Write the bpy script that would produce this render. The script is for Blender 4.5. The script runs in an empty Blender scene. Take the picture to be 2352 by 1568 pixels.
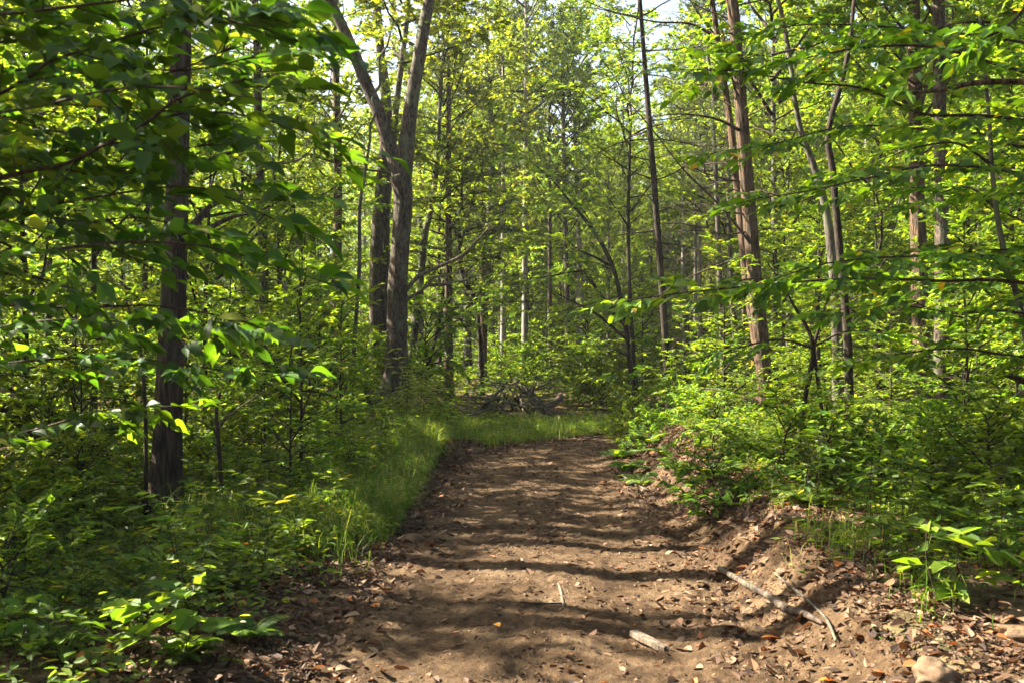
import bpy, math
import numpy as np
from mathutils import Vector

C = bpy.context.scene.collection
R = math.radians
PI = math.pi

# ------------------------------------------------------------------ camera frame helpers
F, CX, CY, CAMZ = 2287.0, 1176.0, 784.0, 1.6
TILT = math.atan(16.0 / F)


def at(x, y, Y):
    """world point seen at photo position (x, y) at distance Y along the track"""
    a, b = x - CX, CY - y
    ct, st = math.cos(TILT), math.sin(TILT)
    ry = F * ct - b * st
    rz = F * st + b * ct
    k = Y / ry
    return np.array([a * k, Y, CAMZ + rz * k])


# ------------------------------------------------------------------ noise
def _h(x, y, s):
    v = (x.astype(np.int64) * 374761393 + y.astype(np.int64) * 668265263 + s * 974711) & 0xffffffff
    v = ((v ^ (v >> 13)) * 1274126177) & 0xffffffff
    v = ((v ^ (v >> 15)) * 2246822519) & 0xffffffff
    return ((v ^ (v >> 16)) & 0xffff) / 65535.0


def vn(x, y, s=0):
    x = np.asarray(x, float); y = np.asarray(y, float)
    xi = np.floor(x); yi = np.floor(y)
    u = x - xi; v = y - yi
    u = u * u * (3 - 2 * u); v = v * v * (3 - 2 * v)
    a = _h(xi, yi, s); b = _h(xi + 1, yi, s); c = _h(xi, yi + 1, s); d = _h(xi + 1, yi + 1, s)
    return (a * (1 - u) + b * u) * (1 - v) + (c * (1 - u) + d * u) * v


def fbm(x, y, o=4, s=0):
    t = 0.0; a = 0.5
    for i in range(o):
        t = t + a * (vn(x * 2 ** i + 17.3 * i, y * 2 ** i - 9.1 * i, s + i) - 0.5)
        a *= 0.5
    return t


def ss(a, b, x):
    t = np.clip((x - a) / (b - a), 0, 1)
    return t * t * (3 - 2 * t)


# ------------------------------------------------------------------ terrain
_cl = np.array([(0.05, -20), (0.05, -6), (0.08, 0), (0.1, 4), (0.18, 7), (0.27, 10), (0.30, 12.5), (0.55, 14.5), (1.2, 16.2),
                (2.3, 17.4), (3.9, 18.5), (6.0, 19.7), (9.5, 20.6), (15, 21.6), (30, 24)], float)


def _smooth(P, n):
    out = []
    P = np.vstack([2 * P[0] - P[1], P, 2 * P[-1] - P[-2]])
    for i in range(1, len(P) - 2):
        for t in np.linspace(0, 1, n, endpoint=False):
            a, b, c, d = P[i - 1], P[i], P[i + 1], P[i + 2]
            out.append(0.5 * ((2 * b) + (c - a) * t + (2 * a - 5 * b + 4 * c - d) * t * t + (3 * b - a - 3 * c + d) * t ** 3))
    out.append(P[-2])
    return np.array(out)


CL = _smooth(_cl, 8)


def side(X, Y):
    """signed distance from the middle of the track (left negative)"""
    X = np.asarray(X, float); Y = np.asarray(Y, float)
    shp = X.shape
    X = X.ravel(); Y = Y.ravel()
    best = np.full(X.shape, 1e9); sg = np.ones(X.shape)
    for i in range(len(CL) - 1):
        ax, ay = CL[i]; bx, by = CL[i + 1]
        dx, dy = bx - ax, by - ay
        l2 = dx * dx + dy * dy
        t = np.clip(((X - ax) * dx + (Y - ay) * dy) / l2, 0, 1)
        ex = X - ax - t * dx; ey = Y - ay - t * dy
        d = ex * ex + ey * ey
        m = d < best
        best = np.where(m, d, best)
        sg = np.where(m, np.sign(dy * (X - ax) - dx * (Y - ay) + 1e-12), sg)
    return (np.sqrt(best) * sg).reshape(shp)


def hgt(X, Y, s=None):
    X = np.asarray(X, float); Y = np.asarray(Y, float)
    if s is None:
        s = side(X, Y)
    off = ss(0.9, 2.2, np.abs(s))
    wob = 0.25 * fbm(X * 0.9, Y * 0.9, 3, 5)
    lb = ss(1.0, 1.8, -s + wob) * np.interp(Y, [0, 5, 9, 11, 14, 18, 24], [0.08, 0.10, 0.08, 0.10, 0.22, 0.12, 0.1])
    rb = ss(1.2, 1.8, s + wob) * np.interp(Y, [0, 4, 5.5, 7, 10, 14, 17, 20], [0.2, 0.3, 0.4, 0.46, 0.54, 0.5, 0.34, 0.15])
    z = lb + rb + off * (0.35 * fbm(X * 0.28, Y * 0.28, 3, 1) + 0.12 * fbm(X * 1.3, Y * 1.3, 3, 2))
    rut = np.exp(-((s + 0.62) / 0.26) ** 2) + np.exp(-((s - 0.62) / 0.28) ** 2)
    z = z - (1 - off) * (0.030 * rut - 0.012) + 0.014 * (1 - off) * fbm(X * 0.8, Y * 1.2, 3, 3)
    win = ss(15, 18, Y) * (1 - ss(27, 36, Y)) * ss(-2.4, -0.9, X) * (1 - ss(5, 9, X)) * (1 - ss(0.2, 1.2, s))
    z = z * (1 - 0.85 * win) - 0.10 * win * off
    far = np.clip(Y - 38, 0, 200); z = z + 0.05 * np.clip(Y - 108, 0, 200)
    z = z + 0.045 * far * ss(38, 60, Y) + 0.05 * np.clip(X - 9, 0, 60) * ss(14, 40, Y)
    return z


def detail(X, Y, s):
    """loose clods and small relief of the dirt"""
    edge = ss(0.55, 1.25, np.abs(s)) * (1 - ss(1.9, 2.5, np.abs(s)))
    ctr = np.exp(-(s / 0.3) ** 2)
    b = 1 - np.abs(fbm(X * 7, Y * 7, 4, 11)) * 3
    z = (0.007 + 0.03 * edge + 0.012 * ctr) * fbm(X * 9, Y * 8, 4, 7) * 2 + 0.012 * fbm(s * 5, Y * 0.6, 3, 13) + (0.018 + 0.022 * edge) * fbm(X * 17, Y * 17, 3, 15)
    z = z + (0.005 + 0.022 * edge + 0.010 * ctr) * (b - 0.6)
    z = z + 0.016 * fbm(X * 30, Y * 34, 2, 9) * 2
    return z


def gz(X, Y):
    X = np.asarray(X, float); Y = np.asarray(Y, float)
    s = side(X, Y)
    near = 1 - ss(1.5, 1.9, np.abs(s - 0.25))
    return hgt(X, Y, s) + detail(X, Y, s) * near


def g1(x, y):
    return float(hgt(np.array([x]), np.array([y]))[0])


# ------------------------------------------------------------------ mesh helpers
def unit(v):
    return v / np.maximum(np.linalg.norm(v, axis=-1, keepdims=True), 1e-9)


def mk_mesh(name, V, faces, mats, smooth):
    """faces: list of (index array (n,k), material index)"""
    me = bpy.data.meshes.new(name)
    me.vertices.add(len(V))
    me.vertices.foreach_set('co', np.ascontiguousarray(V, np.float32).ravel())
    loops = np.concatenate([f.ravel() for f, m, s in faces]).astype(np.int32)
    tot = np.concatenate([np.full(len(f), f.shape[1]) for f, m, s in faces])
    start = np.concatenate([[0], np.cumsum(tot)[:-1]]).astype(np.int32)
    mi = np.concatenate([np.full(len(f), m) for f, m, s in faces]).astype(np.int32)
    sm = np.concatenate([np.full(len(f), s) for f, m, s in faces]).astype(bool)
    me.loops.add(len(loops))
    me.loops.foreach_set('vertex_index', loops)
    me.polygons.add(len(tot))
    me.polygons.foreach_set('loop_start', start)
    me.polygons.foreach_set('material_index', mi)
    me.polygons.foreach_set('use_smooth', sm)
    me.update(calc_edges=True)
    for m in mats:
        me.materials.append(m)
    return me


class MB:
    def __init__(self):
        self.V = []; self.F = []; self.n = 0

    def add(self, V, *faces, mat=0, smooth=True):
        for f in faces:
            if len(f):
                self.F.append((f + self.n, mat, smooth))
        self.V.append(V); self.n += len(V)

    def tube(self, P, r, seg=8, mat=0, bark=0.0, seed=0, cap=True):
        P = np.asarray(P, float); r = np.asarray(r, float)
        n = len(P)
        T = unit(np.gradient(P, axis=0))
        ref = np.array([1.0, 0, 0]) if abs(T[0][0]) < 0.8 else np.array([0, 1.0, 0])
        U = np.zeros_like(P)
        u = unit(ref - T[0] * np.dot(ref, T[0]))
        for i in range(n):
            u = unit(u - T[i] * np.dot(u, T[i])); U[i] = u
        B = np.cross(T, U)
        a = np.linspace(0, 2 * PI, seg, endpoint=False)
        rr = np.repeat(r[:, None], seg, 1)
        if bark:
            s = np.concatenate([[0], np.cumsum(np.linalg.norm(np.diff(P, axis=0), axis=1))])
            AA, SS = np.meshgrid(a, s)
            ca, sa = np.cos(AA), np.sin(AA)
            k = np.abs(fbm(ca * 3.1 + 5 * sa + SS * 0.35, sa * 3.3 - 4 * ca + SS * 0.5, 3, seed))
            k2 = fbm(ca * 9 + SS * 1.1, sa * 9 - SS * 0.9, 3, seed + 40)
            lob = 0.5 * fbm(ca * 1.2 + 3 + seed, sa * 1.2 + SS * 0.25, 2, seed + 9)
            rr = rr * (1 + bark * (0.9 - 5 * k) + bark * 1.2 * k2 + lob * bark * 2.0)
        V = P[:, None, :] + rr[:, :, None] * (np.cos(a)[None, :, None] * U[:, None, :] + np.sin(a)[None, :, None] * B[:, None, :])
        V = V.reshape(-1, 3)
        i = np.arange(n - 1)[:, None] * seg; j = np.arange(seg)[None, :]
        k = (j + 1) % seg
        Q = np.stack([i + j, i + k, i + seg + k, i + seg + j], -1).reshape(-1, 4)
        fs = [Q]
        if cap:
            V = np.vstack([V, P[0], P[-1]])
            c0, c1 = n * seg, n * seg + 1
            jj = np.arange(seg); kk = (jj + 1) % seg
            fs.append(np.stack([np.full(seg, c0), kk, jj], -1))
            b = (n - 1) * seg
            fs.append(np.stack([np.full(seg, c1), b + jj, b + kk], -1))
        self.add(V, *fs, mat=mat)

    def twigs(self, A, B, ra, rb, mat=0):
        """many straight three sided twigs"""
        D = unit(B - A)
        ref = np.where(np.abs(D[:, 2:3]) < 0.9, np.array([[0, 0, 1.0]]), np.array([[1.0, 0, 0]]))
        U = unit(np.cross(D, ref)); W = np.cross(D, U)
        V = []
        for P, r in ((A, ra), (B, rb)):
            for q in range(3):
                an = q * 2 * PI / 3
                V.append(P + (math.cos(an) * U + math.sin(an) * W) * np.reshape(r, (-1, 1)))
        V = np.stack(V, 1).reshape(-1, 3)
        o = np.arange(len(A))[:, None] * 6
        Q = np.stack([o + np.array([[q, (q + 1) % 3, 3 + (q + 1) % 3, 3 + q]]) for q in range(3)], 1).reshape(-1, 4)
        self.add(V, Q, mat=mat)

    def leaves(self, P, D, N, L, Wd, fold=0.12, droop=0.15, mat=1, hi=False, shape=(0.3, 0.7, 0.95, 0.7)):
        D = unit(D); S = unit(np.cross(D, N)); N = np.cross(S, D)
        L = np.reshape(np.broadcast_to(L, (len(P),)), (-1, 1)); Wd = np.reshape(np.broadcast_to(Wd, (len(P),)), (-1, 1))
        fo = np.reshape(np.broadcast_to(fold, (len(P),)), (-1, 1)); dr = np.reshape(np.broadcast_to(droop, (len(P),)), (-1, 1))

        def pt(t, w):
            return P + D * L * t + S * Wd * 0.5 * w + N * (abs(w) * Wd * fo - dr * L * t * t)
        if not hi:
            t1, t2, w1, w2 = shape
            V = np.stack([pt(0, 0), pt(t1, w1), pt(t2, w2), pt(1, 0), pt(t2, -w2), pt(t1, -w1)], 1).reshape(-1, 3)
            o = np.arange(len(P))[:, None] * 6
            self.add(V, np.concatenate([o + np.array([[0, 1, 2, 3]]), o + np.array([[0, 3, 4, 5]])]), mat=mat, smooth=False)
        else:
            ts = [0.08, 0.25, 0.48, 0.7, 0.88]; ws = [0.35, 0.86, 1.0, 0.68, 0.24]
            V = [pt(0, 0), pt(1.06, 0)]
            for t, w in zip(ts, ws):
                V += [pt(t, w), pt(t, 0), pt(t, -w)]
            V = np.stack(V, 1).reshape(-1, 3); nv = 17
            o = np.arange(len(P))[:, None] * nv
            tri = [[0, 2, 3], [0, 3, 4], [14, 1, 15], [15, 1, 16]]
            qu = []
            for i in range(4):
                b = 2 + i * 3
                qu += [[b, b + 3, b + 4, b + 1], [b + 1, b + 4, b + 5, b + 2]]
            self.add(V, np.concatenate([o + np.array([q]) for q in qu]), np.concatenate([o + np.array([q]) for q in tri]), mat=mat)

    def mesh(self, name, mats):
        return mk_mesh(name, np.concatenate(self.V), self.F, mats, True)


def link(name, me, parent=None, loc=(0, 0, 0)):
    o = bpy.data.objects.new(name, me); C.objects.link(o)
    o.location = loc
    if parent is not None:
        o.parent = parent
    return o


def tag(o, label=None, cat=None, group=None, kind=None):
    if label: o['label'] = label
    if cat: o['category'] = cat
    if group: o['group'] = group
    if kind: o['kind'] = kind
    return o


def thing(name, label, cat, loc, group=None, rz=0.0, sc=1.0):
    o = bpy.data.objects.new(name, None); C.objects.link(o)
    o.location = loc; o.rotation_euler = (0, 0, rz); o.scale = (sc,) * 3 if np.isscalar(sc) else sc
    o.empty_display_size = 0.2
    return tag(o, label, cat, group)


# ------------------------------------------------------------------ materials
def new_mat(name):
    m = bpy.data.materials.new(name); m.use_nodes = True
    nt = m.node_tree
    for n in list(nt.nodes):
        nt.nodes.remove(n)
    out = nt.nodes.new('ShaderNodeOutputMaterial')
    return m, nt, out


def ramp(nt, fac, stops):
    r = nt.nodes.new('ShaderNodeValToRGB')
    while len(r.color_ramp.elements) < len(stops):
        r.color_ramp.elements.new(0.5)
    for e, (p, c) in zip(r.color_ramp.elements, stops):
        e.position = p; e.color = (*c, 1)
    nt.links.new(fac, r.inputs[0])
    return r.outputs[0]


def mixc(nt, mode, fac, a, b):
    n = nt.nodes.new('ShaderNodeMix'); n.data_type = 'RGBA'; n.blend_type = mode
    if isinstance(fac, (int, float)): n.inputs[0].default_value = fac
    else: nt.links.new(fac, n.inputs[0])
    for sock, v in ((n.inputs[6], a), (n.inputs[7], b)):
        if isinstance(v, tuple): sock.default_value = (*v, 1)
        else: nt.links.new(v, sock)
    return n.outputs[2]


def noise(nt, vec, scale, det=4, rough=0.55, dist=0.0):
    n = nt.nodes.new('ShaderNodeTexNoise')
    n.inputs['Scale'].default_value = scale; n.inputs['Detail'].default_value = det
    n.inputs['Roughness'].default_value = rough; n.inputs['Distortion'].default_value = dist
    if vec is not None: nt.links.new(vec, n.inputs['Vector'])
    return n.outputs['Fac']


def coords(nt, scale=(1, 1, 1), kind='Object'):
    t = nt.nodes.new('ShaderNodeTexCoord'); m = nt.nodes.new('ShaderNodeMapping')
    m.inputs['Scale'].default_value = scale
    nt.links.new(t.outputs[kind], m.inputs[0])
    return m.outputs[0]


def bump(nt, h, strength, dist):
    b = nt.nodes.new('ShaderNodeBump'); b.inputs['Strength'].default_value = strength; b.inputs['Distance'].default_value = dist
    nt.links.new(h, b.inputs['Height'])
    return b.outputs[0]


def leaf_mat(name, stops, trans=0.5, tcol=(2.4, 2.05, 0.5), rough=0.55, spec=0.22, objvar=0.25):
    """leaf: glossy front, light passes through it yellow-green"""
    m, nt, out = new_mat(name)
    g = nt.nodes.new('ShaderNodeNewGeometry'); oi = nt.nodes.new('ShaderNodeObjectInfo')
    c = ramp(nt, g.outputs['Random Per Island'], stops)
    mr = nt.nodes.new('ShaderNodeMapRange'); mr.inputs[3].default_value = 1 - objvar; mr.inputs[4].default_value = 1 + objvar
    nt.links.new(oi.outputs['Random'], mr.inputs[0])
    hs = nt.nodes.new('ShaderNodeHueSaturation')
    nt.links.new(mr.outputs[0], hs.inputs['Value']); nt.links.new(c, hs.inputs['Color'])
    mr2 = nt.nodes.new('ShaderNodeMapRange'); mr2.inputs[3].default_value = 0.485; mr2.inputs[4].default_value = 0.512
    nt.links.new(oi.outputs['Random'], mr2.inputs[0]); nt.links.new(mr2.outputs[0], hs.inputs['Hue'])
    col = hs.outputs[0]
    p = nt.nodes.new('ShaderNodeBsdfPrincipled')
    nt.links.new(col, p.inputs['Base Color']); p.inputs['Roughness'].default_value = rough
    p.inputs['Specular IOR Level'].default_value = spec
    t = nt.nodes.new('ShaderNodeBsdfTranslucent')
    nt.links.new(mixc(nt, 'MULTIPLY', 1.0, col, tcol), t.inputs[0])
    mx = nt.nodes.new('ShaderNodeMixShader'); mx.inputs[0].default_value = trans
    nt.links.new(p.outputs[0], mx.inputs[1]); nt.links.new(t.outputs[0], mx.inputs[2])
    nt.links.new(mx.outputs[0], out.inputs[0])
    return m


def bark_mat(name, dark, light, sc=(14, 14, 2.2), moss=None, bdist=0.02):
    m, nt, out = new_mat(name)
    v = coords(nt, sc)
    n1 = noise(nt, v, 1.6, 6, 0.65, 0.6)
    n2 = noise(nt, coords(nt, (1, 1, 0.6)), 3.0, 4)
    c = ramp(nt, n1, [(0.38, dark), (0.5, tuple((a * 1.2 + b) / 2.2 for a, b in zip(dark, light))), (0.64, light)])
    c = mixc(nt, 'MULTIPLY', 0.7, c, ramp(nt, n2, [(0.3, (0.55, 0.55, 0.55)), (0.7, (1.25, 1.2, 1.15))]))
    if moss:
        mm = ramp(nt, noise(nt, coords(nt, (1, 1, 0.35)), 5.0, 5, 0.6), [(0.5, (0, 0, 0)), (0.62, (1, 1, 1))])
        c = mixc(nt, 'MIX', mixc(nt, 'MULTIPLY', 1.0, mm, (0.6, 0.6, 0.6)), c, moss)
    p = nt.nodes.new('ShaderNodeBsdfPrincipled'); p.inputs['Roughness'].default_value = 0.9
    p.inputs['Specular IOR Level'].default_value = 0.15
    nt.links.new(c, p.inputs['Base Color'])
    nt.links.new(bump(nt, n1, 1.0, bdist), p.inputs['Normal'])
    nt.links.new(p.outputs[0], out.inputs[0])
    return m


G_D, G_M, G_L = (0.03, 0.064, 0.011), (0.092, 0.155, 0.021), (0.165, 0.22, 0.03)
YEL, ORG = (0.26, 0.20, 0.02), (0.30, 0.12, 0.02)
M = {}
M['leaf_canopy'] = leaf_mat('canopy leaf', [(0.0, G_D), (0.45, G_M), (0.85, G_L), (0.98, (0.16, 0.2, 0.02)), (1.0, (0.2, 0.19, 0.02))])
M['leaf_under'] = leaf_mat('understory leaf', [(0.0, (0.026, 0.062, 0.009)), (0.5, (0.08, 0.155, 0.017)), (0.93, (0.155, 0.225, 0.027)), (0.99, (0.17, 0.22, 0.02)), (1.0, YEL)], trans=0.52)
M['leaf_fore'] = leaf_mat('beech leaf', [(0.0, (0.02, 0.058, 0.007)), (0.6, (0.04, 0.102, 0.010)), (0.95, (0.085, 0.18, 0.018)), (1.0, (0.2, 0.24, 0.03))], trans=0.5, objvar=0.1, rough=0.5, spec=0.25)
M['leaf_maple'] = leaf_mat('maple leaf', [(0.0, (0.026, 0.072, 0.009)), (0.5, (0.058, 0.14, 0.014)), (0.95, (0.115, 0.22, 0.022)), (1.0, YEL)], trans=0.52, tcol=(2.2, 1.95, 0.4), objvar=0.12)
M['leaf_herb'] = leaf_mat('herb leaf', [(0.0, (0.024, 0.055, 0.009)), (0.5, (0.065, 0.125, 0.016)), (0.94, (0.14, 0.2, 0.028)), (0.99, YEL), (1.0, ORG)], trans=0.5, spec=0.22)
M['leaf_pale'] = leaf_mat('pale herb leaf', [(0.0, (0.09, 0.14, 0.04)), (1.0, (0.16, 0.21, 0.07))], trans=0.4, objvar=0.1)
M['leaf_bright'] = leaf_mat('young leaf', [(0.0, (0.09, 0.17, 0.012)), (1.0, (0.16, 0.24, 0.02))], trans=0.5, objvar=0.1)
M['needle'] = leaf_mat('cedar needle', [(0.0, (0.025, 0.048, 0.015)), (0.7, (0.055, 0.085, 0.022)), (1.0, (0.13, 0.13, 0.035))], trans=0.3, tcol=(1.3, 1.3, 0.6))
M['grass'] = leaf_mat('grass blade', [(0.0, (0.045, 0.095, 0.008)), (0.5, (0.09, 0.15, 0.011)), (0.84, (0.15, 0.19, 0.02)), (1.0, (0.32, 0.25, 0.11))], trans=0.4, tcol=(1.8, 1.7, 0.5), objvar=0.02)
M['litter'] = leaf_mat('dead leaf', [(0.0, (0.02, 0.012, 0.007)), (0.4, (0.05, 0.027, 0.014)), (0.75, (0.105, 0.062, 0.032)), (0.93, (0.2, 0.135, 0.08)), (1.0, (0.22, 0.08, 0.02))], trans=0.15, tcol=(1.5, 0.9, 0.5), rough=0.7, spec=0.2, objvar=0.05)
M['orange_leaf'] = leaf_mat('orange dead leaf', [(0.0, (0.42, 0.13, 0.02)), (1.0, (0.5, 0.22, 0.04))], trans=0.25, tcol=(1.5, 0.9, 0.4), rough=0.6, objvar=0.25)
M['bark_dark'] = bark_mat('dark stringy bark', (0.010, 0.007, 0.006), (0.08, 0.056, 0.04), (20, 20, 2.4), moss=(0.04, 0.05, 0.025), bdist=0.03)
M['bark_oak'] = bark_mat('scaly brown bark', (0.014, 0.01, 0.008), (0.125, 0.094, 0.07), (20, 20, 6), moss=(0.10, 0.12, 0.07))
M['bark_cedar'] = bark_mat('red cedar bark', (0.014, 0.009, 0.007), (0.185, 0.12, 0.074), (24, 24, 3.2), moss=(0.06, 0.052, 0.034), bdist=0.04)
M['bark_gray'] = bark_mat('gray bark', (0.03, 0.026, 0.02), (0.12, 0.105, 0.082), (9, 9, 2.0), moss=(0.11, 0.13, 0.07))
M['bark_pale'] = bark_mat('pale bark', (0.1, 0.088, 0.072), (0.26, 0.235, 0.2), (8, 8, 2.5))
M['bark_thin'] = bark_mat('thin dark bark', (0.01, 0.008, 0.006), (0.05, 0.037, 0.026), (20, 20, 5), bdist=0.006)
M['twig'] = bark_mat('twig bark', (0.02, 0.014, 0.01), (0.07, 0.05, 0.034), (30, 30, 10), bdist=0.003)
M['dead'] = bark_mat('dead wood', (0.05, 0.038, 0.028), (0.19, 0.15, 0.11), (30, 30, 5), bdist=0.004)


def dirt_mat():
    m, nt, out = new_mat('clay track')
    v = coords(nt)
    n1 = noise(nt, v, 2.2, 8, 0.68, 0.4); n2 = noise(nt, v, 18, 8, 0.75); n3 = noise(nt, v, 90, 3, 0.7)
    c = ramp(nt, n1, [(0.32, (0.032, 0.019, 0.010)), (0.48, (0.078, 0.049, 0.026)), (0.70, (0.155, 0.107, 0.061))])
    c = mixc(nt, 'MULTIPLY', 0.85, c, ramp(nt, n2, [(0.32, (0.3, 0.28, 0.26)), (0.48, (0.85, 0.84, 0.82)), (0.68, (1.45, 1.4, 1.32))]))
    vo = nt.nodes.new('ShaderNodeTexVoronoi'); vo.inputs['Scale'].default_value = 30; nt.links.new(v, vo.inputs['Vector'])
    spk = ramp(nt, vo.outputs['Color'], [(0.0, (0.55, 0.5, 0.45)), (0.35, (1, 1, 1)), (0.8, (1, 1, 1)), (1.0, (1.25, 1.2, 1.15))])
    c = mixc(nt, 'MULTIPLY', 0.6, c, spk)
    p = nt.nodes.new('ShaderNodeBsdfPrincipled'); p.inputs['Roughness'].default_value = 0.95; p.inputs['Specular IOR Level'].default_value = 0.1
    nt.links.new(c, p.inputs['Base Color'])
    a = nt.nodes.new('ShaderNodeMath'); a.operation = 'ADD'; nt.links.new(n2, a.inputs[0])
    b = nt.nodes.new('ShaderNodeMath'); b.operation = 'MULTIPLY'; b.inputs[1].default_value = 0.35; nt.links.new(n3, b.inputs[0])
    nt.links.new(b.outputs[0], a.inputs[1])
    nt.links.new(bump(nt, a.outputs[0], 1.0, 0.035), p.inputs['Normal'])
    nt.links.new(p.outputs[0], out.inputs[0])
    return m


def floor_mat():
    m, nt, out = new_mat('leaf mould')
    v = coords(nt)
    n1 = noise(nt, v, 0.9, 5, 0.6); n2 = noise(nt, v, 16, 6, 0.7)
    vo = nt.nodes.new('ShaderNodeTexVoronoi'); vo.inputs['Scale'].default_value = 17; nt.links.new(v, vo.inputs['Vector'])
    sep = nt.nodes.new('ShaderNodeSeparateColor'); nt.links.new(vo.outputs['Color'], sep.inputs[0])
    c = ramp(nt, sep.outputs[0], [(0.0, (0.03, 0.018, 0.01)), (0.4, (0.07, 0.042, 0.023)), (0.75, (0.12, 0.078, 0.043)), (1.0, (0.17, 0.11, 0.06))])
    c = mixc(nt, 'MULTIPLY', 0.8, c, ramp(nt, n2, [(0.3, (0.4, 0.4, 0.38)), (0.7, (1.3, 1.25, 1.2))]))
    c = mixc(nt, 'MIX', ramp(nt, n1, [(0.48, (0, 0, 0)), (0.66, (0.55, 0.55, 0.55))]), c, (0.05, 0.065, 0.02))
    p = nt.nodes.new('ShaderNodeBsdfPrincipled'); p.inputs['Roughness'].default_value = 0.95; p.inputs['Specular IOR Level'].default_value = 0.1
    nt.links.new(c, p.inputs['Base Color']); nt.links.new(bump(nt, n2, 0.9, 0.03), p.inputs['Normal'])
    nt.links.new(p.outputs[0], out.inputs[0])
    return m


M['dirt'] = dirt_mat(); M['floor'] = floor_mat()

# ------------------------------------------------------------------ ground and track
def axis(lo, hi, step, out_lo, out_hi, g=1.12):
    a = list(np.arange(lo, hi, step)); s = step
    while a[-1] < out_hi: s *= g; a.append(a[-1] + s)
    b = []; s = step; x = lo
    while x > out_lo: s *= g; x -= s; b.append(x)
    return np.array(b[::-1] + a)


xs = axis(-6, 7, 0.055, -130, 130); ys = axis(2.6, 20, 0.07, -40, 230, 1.1)
XX, YY = np.meshgrid(xs, ys)
SS_ = side(XX, YY)
ZZ = hgt(XX, YY, SS_) + 0.03 * fbm(XX * 5, YY * 5, 3, 21) * ss(1.2, 2.2, np.abs(SS_))
ZZ = ZZ - 0.09 * (1 - ss(1.15, 1.5, np.abs(SS_ - 0.25)))


def grid_mesh(name, X, Y, Z, mat):
    r, c = X.shape
    V = np.stack([X, Y, Z], -1).reshape(-1, 3)
    i = np.arange(r - 1)[:, None] * c + np.arange(c - 1)[None]
    Q = np.stack([i, i + 1, i + c + 1, i + c], -1).reshape(-1, 4)
    return mk_mesh(name, V, [(Q, 0, True)], [mat], True)


tag(link('forest_floor', grid_mesh('forest_floor', XX, YY, ZZ, M['floor'])), kind='structure')

# the track: rows along the middle line, columns across it
seg = np.linalg.norm(np.diff(CL, axis=0), axis=1); arc = np.concatenate([[0], np.cumsum(seg)])
ts = []
t = np.interp(0, CL[:, 1], arc)
while t < arc[-1] - 0.1:
    ts.append(t)
    yy = np.interp(t, arc, CL[:, 1]); t += max(0.02, 0.0048 * max(yy, 1.0)) if yy < 18.5 else 0.2
ts = np.array(ts)
cx = np.interp(ts, arc, CL[:, 0]); cy = np.interp(ts, arc, CL[:, 1])
tx = np.gradient(cx, ts); ty = np.gradient(cy, ts); nn = np.hypot(tx, ty); tx /= nn; ty /= nn
sv = np.arange(-1.85, 2.15, 0.016)
RX = cx[:, None] + sv[None] * ty[:, None]; RY = cy[:, None] - sv[None] * tx[:, None]
RS = np.broadcast_to(sv[None], RX.shape)
edge = ss(1.30, 1.65, np.abs(RS - 0.25) + 0.35 * fbm(RX * 1.6, RY * 1.6, 3, 31))
RZ = hgt(RX, RY, RS) + detail(RX, RY, RS) - 0.16 * edge + 0.012
tag(link('dirt_track', grid_mesh('dirt_track', RX, RY, RZ, M['dirt'])), kind='structure')

# ------------------------------------------------------------------ plant generators
def perp_up(D):
    S = unit(np.cross(D, np.array([0, 0, 1.0]) + 1e-4))
    return S, np.cross(S, D)


def limb_path(rng, p, d, L, n=7, wig=0.12, grav=0.0):
    P = [np.array(p, float)]; d = unit(np.array(d, float))
    for i in range(n - 1):
        d = unit(d + rng.normal(0, wig, 3) + np.array([0, 0, grav]))
        P.append(P[-1] + d * L / (n - 1))
    return np.array(P)


def leaf_twigs(mb, rng, A, D, Ln, k, L, W, jn=0.3, droop=0.18, hi=False, mat=1, flat=True, fan=0.75):
    """k leaves alternately along every twig A -> A + D*Ln"""
    n = len(A)
    if n == 0: return
    D = unit(D)
    S, U = perp_up(D)
    t = (np.arange(k) + 0.6) / k
    t = np.clip(t[None] + rng.uniform(-0.06, 0.06, (n, k)), 0.05, 1.0)
    sg = np.where((np.arange(k)[None] + rng.integers(0, 2, (n, 1))) % 2, 1.0, -1.0)
    ang = rng.normal(fan, 0.22, (n, k)) * (1 - 0.45 * t)
    P = A[:, None] + D[:, None] * (Ln[:, None] * t)[..., None]
    P = P + np.array([0, 0, -1.0]) * ((Ln[:, None] * 0.10) * t * t)[..., None]
    d = D[:, None] * np.cos(ang)[..., None] + S[:, None] * (np.sin(ang) * sg)[..., None] + rng.normal(0, 0.14, (n, k, 3))
    if flat:
        N = np.array([0, 0, 1.0]) + rng.normal(0, jn, (n, k, 3))
    else:
        N = np.array([0, 0, 0.5]) + rng.normal(0, jn, (n, k, 3))
    P = P.reshape(-1, 3); d = d.reshape(-1, 3); N = N.reshape(-1, 3)
    sc = rng.uniform(0.5, 1.2, len(P))
    mb.leaves(P, d, N, L * sc, W * sc * rng.uniform(0.85, 1.15, len(P)), rng.uniform(0.02, 0.28, len(P)), droop + rng.uniform(-0.12, 0.2, len(P)), mat=mat, hi=hi)


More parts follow.
